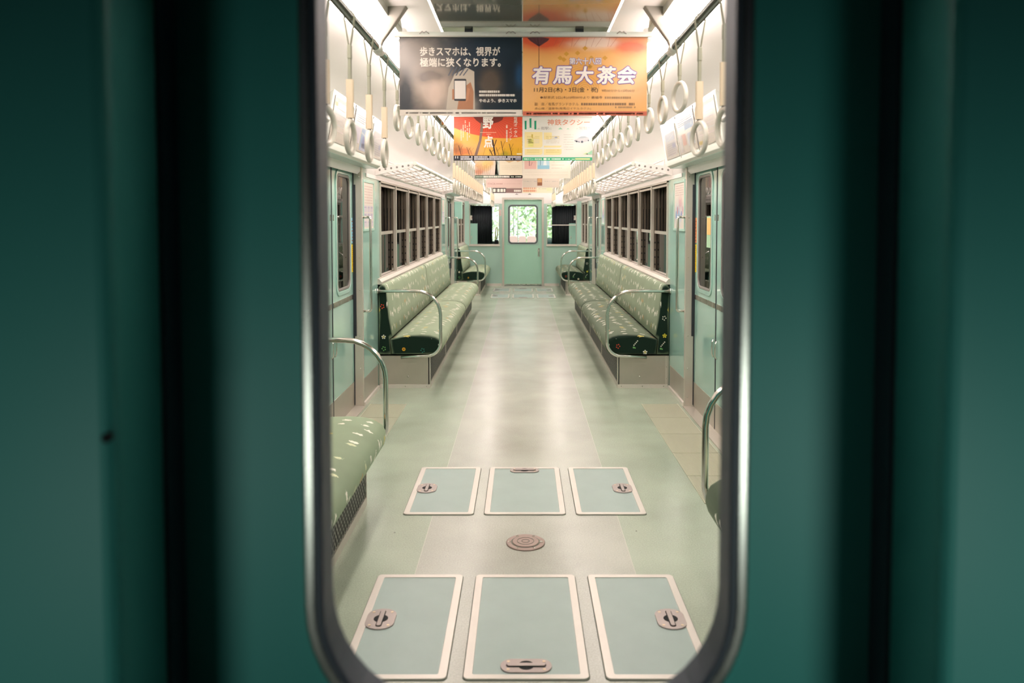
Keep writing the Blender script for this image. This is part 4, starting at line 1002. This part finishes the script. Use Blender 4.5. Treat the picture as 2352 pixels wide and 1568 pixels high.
# ------------------------------------------------------------------ floor hatches, drain, tread mats
def hatch(x0, x1, y0, y1, handle, where):
    xc, yc = (x0 + x1) / 2, (y0 + y1) / 2
    r = root('floor_hatch', (xc, yc, 0), where, 'floor hatch', 'floor hatches')
    MB().box(x0 + .02, x1 - .02, y0 + .02, y1 - .02, -.002, .0035).build('lid', HATCH, r)
    MB().ring(rrect(x0, x1, y0, y1, .018), rrect(x0 + .028, x1 - .028, y0 + .024, y1 - .024, .006), 'z', -.001, .0065).build('frame', ALU_W, r, bevel=.0015)
    MB().ring(rrect(x0 - .003, x1 + .003, y0 - .003, y1 + .003, .02), rrect(x0 + .002, x1 - .002, y0 + .002, y1 - .002, .018), 'z', -.001, .0012).build('joint', SEAL, r)
    hx, hy, lng = handle                           # lng: plate long side along x (True) or y
    a, b = (.083, .038) if lng else (.052, .072)
    if lng: out = rrect(hx - a, hx + a, hy - b, hy + b, .036)
    else:
        out = [(hx + a, hy - .03), (hx + a, hy + .03)] + [(hx + (a + .0) * math.cos(math.radians(t)), hy + .03 + (b - .03) * math.sin(math.radians(t))) for t in range(20, 180, 20)] + [(hx - a, hy + .03), (hx - a, hy - .03)] + [(hx + a * math.cos(math.radians(t)), hy - .03 + (b - .03) * math.sin(math.radians(t))) for t in range(200, 360, 20)]
    pl = MB().prism(out, 'z', .003, .0085).build('pull_plate', BRASS, r, bevel=.001)
    MB().prism([(hx + .026 * math.cos(2 * PI * k / 20), hy + .026 * math.sin(2 * PI * k / 20)) for k in range(20)], 'z', .008, .0088).build('finger_well', DARK, pl)
    L = .062 if lng else .054
    bar = (hx - L, hx + L, hy - .008, hy + .008) if lng else (hx - .008, hx + .008, hy - L, hy + L)
    q = (bar[0] - .003, bar[1] + .003, bar[2] - .003, bar[3] + .003)
    MB().prism(rrect(*q, .009, 4), 'z', .0082, .0089).build('bar_slot', DARK, pl)
    MB().prism(rrect(*bar, .0075, 4), 'z', .0085, .0125).build('pull_bar', BRASS, pl, bevel=.001)
    k = MB()
    for sx in (-1, 1):
        for sy in (-1, 1): k.cyl((hx + sx * (.058 if lng else .033), hy + sy * (.022 if lng else .046), .0088), 'z', .0055, .001, 10)
    k.build('rivet', mat('brass_rivet', (.72, .58, .42), .35, metal=.6), pl)
ROWS = [(2.40, 3.12, False, 'nearest row'), (3.77, 4.49, True, 'second row'), (14.11, 14.83, False, 'third row'), (15.33, 16.05, True, 'row before the end door')]
for y0, y1, hi, nm in ROWS:
    hatch(-.595, -.252, y0, y1, (-.522, (y0 + y1) / 2 + .006, False), 'framed floor hatch, left of three in the ' + nm)
    hatch(-.199, .199, y0, y1, (0, y1 - .058 if hi else y0 + .07, True), 'framed floor hatch, middle of three in the ' + nm)
    hatch(.252, .595, y0, y1, (.522, (y0 + y1) / 2 + .006, False), 'framed floor hatch, right of three in the ' + nm)
r = root('floor_drain', (0.002, 3.442, 0), 'round brown metal cap set in the floor between two hatch rows', 'floor cap')
MB().tube([(.002, 3.442, 0), (.002, 3.442, .004), (.002, 3.442, .006)], [.087, .087, .083], 40).build('flange', DRAINM, r)
MB().tube([(.002, 3.442, .005), (.002, 3.442, .008), (.002, 3.442, .0095)], [.060, .060, .057], 36).build('cap', DRAINM, r)
q = MB()
for rr in (.018, .038): q.ring([(.002 + a, 3.442 + b) for a, b in arc((0, 0), rr, 0, 350, 35)], [(.002 + a, 3.442 + b) for a, b in arc((0, 0), rr - .002, 0, 350, 35)], 'z', .009, .0105)
q.ring([(.002 + a, 3.442 + b) for a, b in arc((0, 0), .065, 0, 350, 35)], [(.002 + a, 3.442 + b) for a, b in arc((0, 0), .061, 0, 350, 35)], 'z', .0055, .0064)
q.build('groove', SEAL, r)
q = MB()
for t in range(30, 390, 60): q.cyl((.002 + .073 * math.cos(math.radians(t + 30)), 3.442 + .073 * math.sin(math.radians(t + 30)), .0063), 'z', .006, .001, 10)
q.build('screw', STEEL, r); MB().box(.066, .078, 3.434, 3.450, .006, .0072).build('hinge', STEEL, r)

for d in doors_at:
    for s in (-1, 1):
        for k in range(5 if d == D1 else 4):
            y1 = d + .765 - .427 * k; y0 = y1 - .421
            m = MB(); m.box(s * .915, s * 1.195, y0, y1, 0, .002)
            nr = 34
            for i in range(nr):
                x = .925 + (.26) * i / (nr - 1); m.box(s * (x - .0021), s * (x + .0021), y0 + .004, y1 - .004, .002, .0042)
            m.box(s * .913, s * .921, y0, y1, .0, .0045); m.box(s * 1.189, s * 1.197, y0, y1, 0, .0045)
            o = m.build('tread_mat', MATM, loc=(s * 1.055, (y0 + y1) / 2, 0))
            tag(o, 'ribbed pale green floor tread, %s from far end of the %s %s doorway' % (ORD[k], ROWN[d], 'left' if s < 0 else 'right'), 'floor mat', 'ribbed floor treads inside doorways')

# small emergency cabinet beside the far left doorway
r = root('emergency_box', (-1.18, 14.22, 1.43), 'pale mint wall box beside the farther left doorway', 'wall box')
MB().box(-1.236, -1.10, 14.13, 14.27, 1.43, 1.74).build('casing', MINT_WALL, r, bevel=.006)
MB().box(-1.232, -1.104, 14.126, 14.13, 1.44, 1.73).build('lid', MINT, r)

# ------------------------------------------------------------------ far end wall with its door and windows
y0, y1 = END, END + .09
m = MB()
DW, DH = .40, 1.835
for a, b, c0, c1 in ((-1.28, -1.14, 0, 1.75), (1.14, 1.28, 0, 1.75), (-.505, -DW, 0, 1.75), (DW, .505, 0, 1.75), (-1.14, -.505, 0, .875), (.505, 1.14, 0, .875)): m.box(a, b, y0, y1, c0, c1)
m.box(-1.14, -.505, y0, y1, 1.735, 1.75); m.box(.505, 1.14, y0, y1, 1.735, 1.75)
we = m.build('wall_back', MINT_WALL); tag(we, 'pale mint end wall with a green door between two dark windows', kind='structure')
m = MB(); m.box(-1.28, -DW - .0, y0 - .002, y1, 1.75, 2.32); m.box(DW, 1.28, y0 - .002, y1, 1.75, 2.32); m.box(-DW, DW, y0 - .002, y1, DH, 2.32)
m.build('upper_panel', WHITE, we)
m = MB()
for s in (-1, 1): m.prism([(s * 1.245, y0 - .10), (s * 1.245, y0), (s * 1.15, y0)], 'z', .0, 1.80)
m.build('corner_fillet', MINT_WALL, we)
fr = MB(); fr.box(-DW - .045, -DW, y0 - .015, y0 + .02, 0, DH + .045); fr.box(DW, DW + .045, y0 - .015, y0 + .02, 0, DH + .045); fr.box(-DW, DW, y0 - .015, y0 + .02, DH, DH + .045)
tag(fr.build('trim_end_door', ALU), 'aluminium frame around the end door', kind='structure')
q = MB()
for s in (-1, 1): q.box(s * .455, s * .78, y0 - .018, y0 - .0005, 0, .052)
tag(q.build('baseboard_back', ALU_W), 'white skirting either side of the end door', kind='structure')
dd = root('door_end', (0, y0 + .06, 0), 'green end door with a rounded window', kind='structure')
Yd = y0 + .045
p = MB(); plate_hole(p, -DW, DW, .012, DH - .004, rrect(-.285, .285, .925, 1.695, .05), 'y', Yd, Yd + .035); p.build('panel', MINT_DOOR, dd)
MB().ring(rrect(-.335, .335, .87, 1.745, .012, 2), rrect(-.318, .318, .89, 1.728, .06, 2), 'y', Yd - .008, Yd).build('window_surround', MINT_WALL, dd)
MB().ring(rrect(-.315, .315, .893, 1.725, .07), rrect(-.283, .283, .925, 1.693, .05), 'y', Yd - .014, Yd + .005).build('gasket', mat('dark_grey_gasket', (.10, .11, .12), .4), dd, bevel=.004)
MB().prism(rrect(-.29, .29, .92, 1.70, .05), 'y', Yd + .014, Yd + .018).build('pane', GLASS, dd)
k = MB().box(.315, .355, Yd - .004, Yd, .62, .80); k.build('lock_plate', STEEL, dd)
MB().tube([(.335, Yd - .003, .77), (.335, Yd - .035, .765), (.335, Yd - .035, .66), (.335, Yd - .003, .655)], .008, 10).build('handle', CHROME, dd)
MB().box(-DW + .01, DW - .01, Yd - .003, Yd, .015, .035).build('bottom_strip', STEEL, dd)
# cab windows in the end wall
for s in (-1, 1):
    sd = 'left' if s < 0 else 'right'
    wn[0] += 1
    r = root('window_%d' % wn[0], (s * .82, y0 + .03, .875), 'dark cab window to the %s of the end door' % sd, kind='structure')
    a, b = (-1.14, -.505) if s < 0 else (.505, 1.14)
    MB().ring([(a, .875), (b, .875), (b, 1.735), (a, 1.735)], [(a + .012, .887), (b - .012, .887), (b - .012, 1.723), (a + .012, 1.723)], 'y', y0 - .004, y0 + .08).build('frame', ALU, r)
    MB().box(a - .01, b + .01, y0 - .025, y0, .845, .878).build('sill', ALU_W, r, bevel=.003)
    MB().box(a + .005, b - .005, y0 + .05, y0 + .054, .88, 1.73).build('pane', GLASS, r)
    if s > 0: MB().box(a + .01, b - .01, y0 + .04, y0 + .062, 1.285, 1.305).build('transom', ALU_W, r)
r = Sheet('door_notice', (-.515, y0 - .003, 1.49), (1, 0, 0), (0, 0, 1), .055, .13, paper('pink_notice_paper', ('#e0cdc4', [])), None, 'small pale pink notice on the end wall left of door', 'notice', th=.002)
for k in range(5): r.dashes(.15, .85 - .17 * k, .85, .06, 'b08a84', 300 + k)
r.done()
for i, x in enumerate((-.135, .14)):
    rr = root('ceiling_clip', (x, y0 - .004, 1.95), 'small dark clip above the end door, %s one' % ('left' if i == 0 else 'right'), 'clip', 'clips above end door')
    MB().box(x - .03, x + .03, y0 - .008, y0 - .002, 1.94, 1.952).build('base', BRASS, rr)
    MB().tube([(x - .02, y0 - .01, 1.946), (x, y0 - .022, 1.962), (x + .02, y0 - .01, 1.946)], .004, 6).build('spring', BLACK, rr)

# ------------------------------------------------------------------ driver's cab seen through the end windows
CB = END + 1.75
m = MB()
for s in (-1, 1): m.box(s * 1.30, s * 1.36, END + .09, CB, -.05, 2.3)
m.box(-1.36, 1.36, END + .09, CB, 2.25, 2.31)
tag(m.build('wall_cab', mat('cab_grey', (.10, .14, .13), .6)), 'dark side walls and ceiling of the cab', kind='structure')
m = MB()
for a, b, c0, c1 in ((-1.36, -1.2, 0, 2.3), (1.2, 1.36, 0, 2.3), (-.42, -.34, 0, 2.3), (.34, .42, 0, 2.3), (-1.2, 1.2, 2.0, 2.3), (-1.2, -.4, 0, .9), (.4, 1.2, 0, .9), (-.4, .4, 0, .75)): m.box(a, b, CB, CB + .06, c0, c1)
tag(m.build('wall_cab_front', mat('cab_front_paint', (.16, .2, .18), .5)), 'front wall of the cab with three windscreens', kind='structure')
for s in (-1, 1):
    sd = 'left' if s < 0 else 'right'
    # pleated black curtain hanging just behind the glass
    a, b = (.66, 1.0) if s < 0 else (.62, 1.04)
    pts = []; nn = 60
    for k in range(nn + 1):
        x = a + (b + .1 - a) * k / nn; pts.append((s * x, END + .16 + .018 * math.sin(k * 1.25) + .008 * math.sin(k * .4)))
    V = [(p[0], p[1], z) for z in (.90, 1.30, 1.70) for p in pts] + [(p[0], p[1] + .004, z) for z in (.90, 1.30, 1.70) for p in pts]
    c3 = 3 * (nn + 1); F = []
    for lay in (0, c3):
        for j in range(2):
            for k in range(nn): i = lay + j * (nn + 1) + k; F.append((i, i + 1, i + nn + 2, i + nn + 1))
    for k in range(nn): F.append((k, k + 1, c3 + k + 1, c3 + k)); i = 2 * (nn + 1) + k; F.append((i, i + 1, c3 + i + 1, c3 + i))
    r = root('cab_curtain', (s * .85, END + .16, 1.72), 'black pleated curtain behind the %s cab window' % sd, 'curtain', 'cab curtains')
    q = MB(); q.add(V, F, True); q.build('cloth', BLIND, r)
    MB().tube([(s * .52, END + .16, 1.705), (s * 1.16, END + .16, 1.705)], .009, 10).build('curtain_rod', STEEL, r)
    x0, x1 = (-1.14, -.975) if s < 0 else (.985, 1.14)
    r = root('cab_cabinet', ((x0 + x1) / 2, END + .11, 0), 'mint equipment cabinet in the cab, %s corner' % sd, 'cabinet', 'cab cabinets')
    MB().box(x0, x1, END + .095, END + .125, 0.0, 1.33).build('body', MINT, r, bevel=.006); MB().box(x0 + .03, x0 + .05, END + .09, END + .096, 1.0, 1.06).build('latch', STEEL, r)
    # switch box on the wall
    r = root('switch_box', (s * 1.12, END + .1, 1.42), 'small pale switch box at the edge of the %s cab window' % sd, 'switch box')
    MB().box(s * 1.09, s * 1.14, END + .095, END + .12, 1.40, 1.50).build('body', ALU_W, r); MB().cyl((s * 1.09, END + .094, 1.45), 'y', .01, .012, 10).build('button', ink('8a2a20'), r)
r = root('air_hose', (-.575, END + .35, .95), 'yellow looped hose hanging behind the left cab window', 'hose')
MB().tube([(-.59, END + .35, .96), (-.60, END + .35, 1.10), (-.585, END + .35, 1.22), (-.565, END + .35, 1.25), (-.55, END + .35, 1.20), (-.555, END + .35, 1.08), (-.57, END + .35, .98)], .012, 10).build('tube', mat('yellow_hose', (.75, .58, .10), .4), r)
MB().box(-.62, -.54, END + .32, END + .38, .88, .97).build('bracket', DARK, r)
r = root('control_desk', (.72, END + .6, .9), 'blue-grey control desk behind the right cab window', 'desk')
MB().prism([(END + .3, .0), (END + .3, .93), (END + .45, .97), (END + .9, 1.0), (END + .9, 0)], 'x', .52, .92).build('body', mat('desk_blue', (.10, .2, .22), .4), r)
MB().tube([(.66, END + .45, .96), (.66, END + .44, 1.06)], .012, 10).build('lever', STEEL, r); MB().sphere((.66, END + .44, 1.07), .02, 10).build('lever_knob', BLACK, r)
# pale padded backs beyond the windscreen
for i, (x0, x1) in enumerate(((-.385, -.135), (-.115, .085), (.105, .345))):
    r = root('padded_back', ((x0 + x1) / 2, 20.7, -1), 'pale pink padded back seen through end door window, %s of three' % ['left', 'middle', 'right'][i], 'padded back', 'pink padded backs')
    o = [(x0, .45), (x1, .45), (x1, .86)] + [((x0 + x1) / 2 + (x1 - x0) / 2 * math.copysign(abs(math.cos(math.radians(t))) ** .55, math.cos(math.radians(t))), .86 + .12 * math.sin(math.radians(t)) ** .55) for t in range(12, 180, 12)] + [(x0, .86)]
    MB().prism(o, 'y', 20.66, 20.74).build('cushion', mat('pale_pink_vinyl', (.86, .60, .58), .5), r, bevel=.02)
    MB().box(x0 + .03, x1 - .03, 20.68, 20.72, -1.0, .46).build('support', DARK, r)

# ------------------------------------------------------------------ outside: added dark screens keep sky light off the train, trees ahead
m = MB(); m.box(-2.6, -2.45, -2.6, 18.6, -1, 3.2)
tag(m.build('wall_skyblock_left', SKYBLOCK), 'added dark screen blocking sky light outside the left windows', kind='structure')
m = MB(); m.box(2.45, 2.6, -2.6, 18.6, -1, 3.2)
tag(m.build('wall_skyblock_right', SKYBLOCK), 'added dark screen blocking sky light outside the right windows', kind='structure')
tag(B(-2.6, 2.6, -2.6, 18.6, 3.1, 3.25).build('ceiling_skyblock', SKYBLOCK), 'added dark roof keeping sky light off the train', kind='structure')
tag(B(-2.6, 2.6, -2.7, -2.5, -1, 3.2).build('wall_skyblock_rear', SKYBLOCK), 'added dark screen closing off light behind the camera', kind='structure')
tag(B(-14, 14, -3, 60, -1.15, -1.0).build('ground', mat('track_ballast', (.22, .21, .18), .95, var=.3, vscale=20)), 'gravel track bed', kind='structure')
m = MB()
for a, b, c0, c1 in ((-2.45, -1.38, -1, 3.1), (1.38, 2.45, -1, 3.1), (-1.38, 1.38, 2.31, 3.1)): m.box(a, b, 18.4, 18.55, c0, c1)
tag(m.build('wall_skyblock_end', SKYBLOCK), 'added dark screen closing off light around the cab', kind='structure')
LEAFG = [mat('leaf_%d' % i, c, .55, var=.2, vscale=3) for i, c in enumerate(((.50, .66, .38), (.66, .76, .55), (.44, .60, .44)))]
BARK = mat('bark', (.18, .14, .11), .9, var=.3)
def tree(x, y, h, w, ml, label, sd):
    R = random.Random(sd)
    r = root('tree', (x, y, -1), label, 'tree', 'trees beyond the cab windscreen')
    MB().tube([(x, y, -1), (x + .1, y, h * .3), (x + .05, y + .1, h * .75)], [.14, .10, .03], 8).build('trunk', BARK, r)
    m = MB()
    for k in range(1500):
        t = R.random() ** .7; z = -.6 + h * t; rad = w * (1 - .65 * t) * R.random() ** .5; a = R.random() * 2 * PI
        c = Vector((x + rad * math.cos(a), y + rad * math.sin(a), z)); q = R.uniform(.06, .16)
        u = Vector((R.uniform(-1, 1), R.uniform(-1, 1), R.uniform(-1, 1))).normalized(); v2 = u.orthogonal().normalized()
        m.add([c - u * q, c - v2 * q * .5, c + u * q, c + v2 * q * .5], [(0, 1, 2, 3)])
    m.build('crown', ml, r, recalc=False)
tree(1.1, 24.5, 5.5, 1.25, LEAFG[0], 'leafy green tree seen through the right part of the end door', 1)
tree(-2.0, 29, 6.0, 1.5, LEAFG[1], 'pale green tree seen through the left part of the end door', 2)
tree(-2.9, 25, 5.0, 1.6, LEAFG[2], 'grey-green tree seen through the left cab window gap', 3)
tree(3.9, 25.5, 5.5, 1.4, LEAFG[1], 'light green tree seen through the right cab window gap', 4)
tree(.6, 35, 4.0, 3.0, LEAFG[0], 'low wide bush behind the trees ahead', 5)
for i, x in enumerate((-.35, -.26, -.15)):
    o = MB().tube([(x, 21 + i, -1), (x, 21 + i, 4.5)], .012, 8).build('trackside_pole', mat('pole_grey', (.45, .42, .38), .7), loc=(x, 21 + i, -1))
    tag(o, 'thin grey trackside pole ahead, %s of three' % ORD[i], 'pole', 'trackside poles')

# ------------------------------------------------------------------ near end wall and the gangway door the photo looks through
CX = -.006; HW = .376
wf = MB()
wf.box(-1.40, CX - HW, .70, .806, 0, 2.35); wf.box(CX + HW, 1.40, .70, .806, 0, 2.35); wf.box(CX - HW, CX + HW, .70, .806, 1.92, 2.35)
o = wf.build('wall_front', TEAL, bevel=.012); tag(o, 'dark teal gangway wall either side of the near door', kind='structure')
for i, (x, z) in enumerate(((CX - HW - .0045, 1.252),)):
    MB().tube([(x, .702, z), (x, .697, z), (x, .6955, z)], [.0045, .0045, .002], 12).build('screw', DARK, o)
d1 = root('door_1', (CX, .86, 0), 'dark teal gangway door with the rounded window in front', kind='structure')
hole = rrect(-.008 - .232, -.008 + .232, .880, 1.85, .145, 10)
p = MB(); plate_hole(p, CX - .40, CX + .40, .012, 1.95, hole, 'y', .845, .877); p.build('panel', TEAL, d1)
MB().ring(rrect(-.008 - .243, -.008 + .243, .869, 1.861, .156, 10), rrect(-.008 - .228, -.008 + .228, .884, 1.846, .141, 10), 'y', .8385, .885).build('window_trim', STEEL, d1, bevel=.004)
MB().ring(rrect(-.008 - .230, -.008 + .230, .882, 1.848, .143, 10), rrect(-.008 - .2215, -.008 + .2215, .8905, 1.8395, .135, 10), 'y', .837, .887).build('window_seal', RUBBER_G, d1, bevel=.003)
MB().prism(rrect(-.008 - .225, -.008 + .225, .887, 1.843, .138, 10), 'y', .858, .863).build('pane', GLASS, d1)
for s in (-1, 1): MB().box(CX + s * .3755, CX + s * .402, .8065, .8445, .012, 1.90).build('edge_rubber', RUBBER_G, d1)
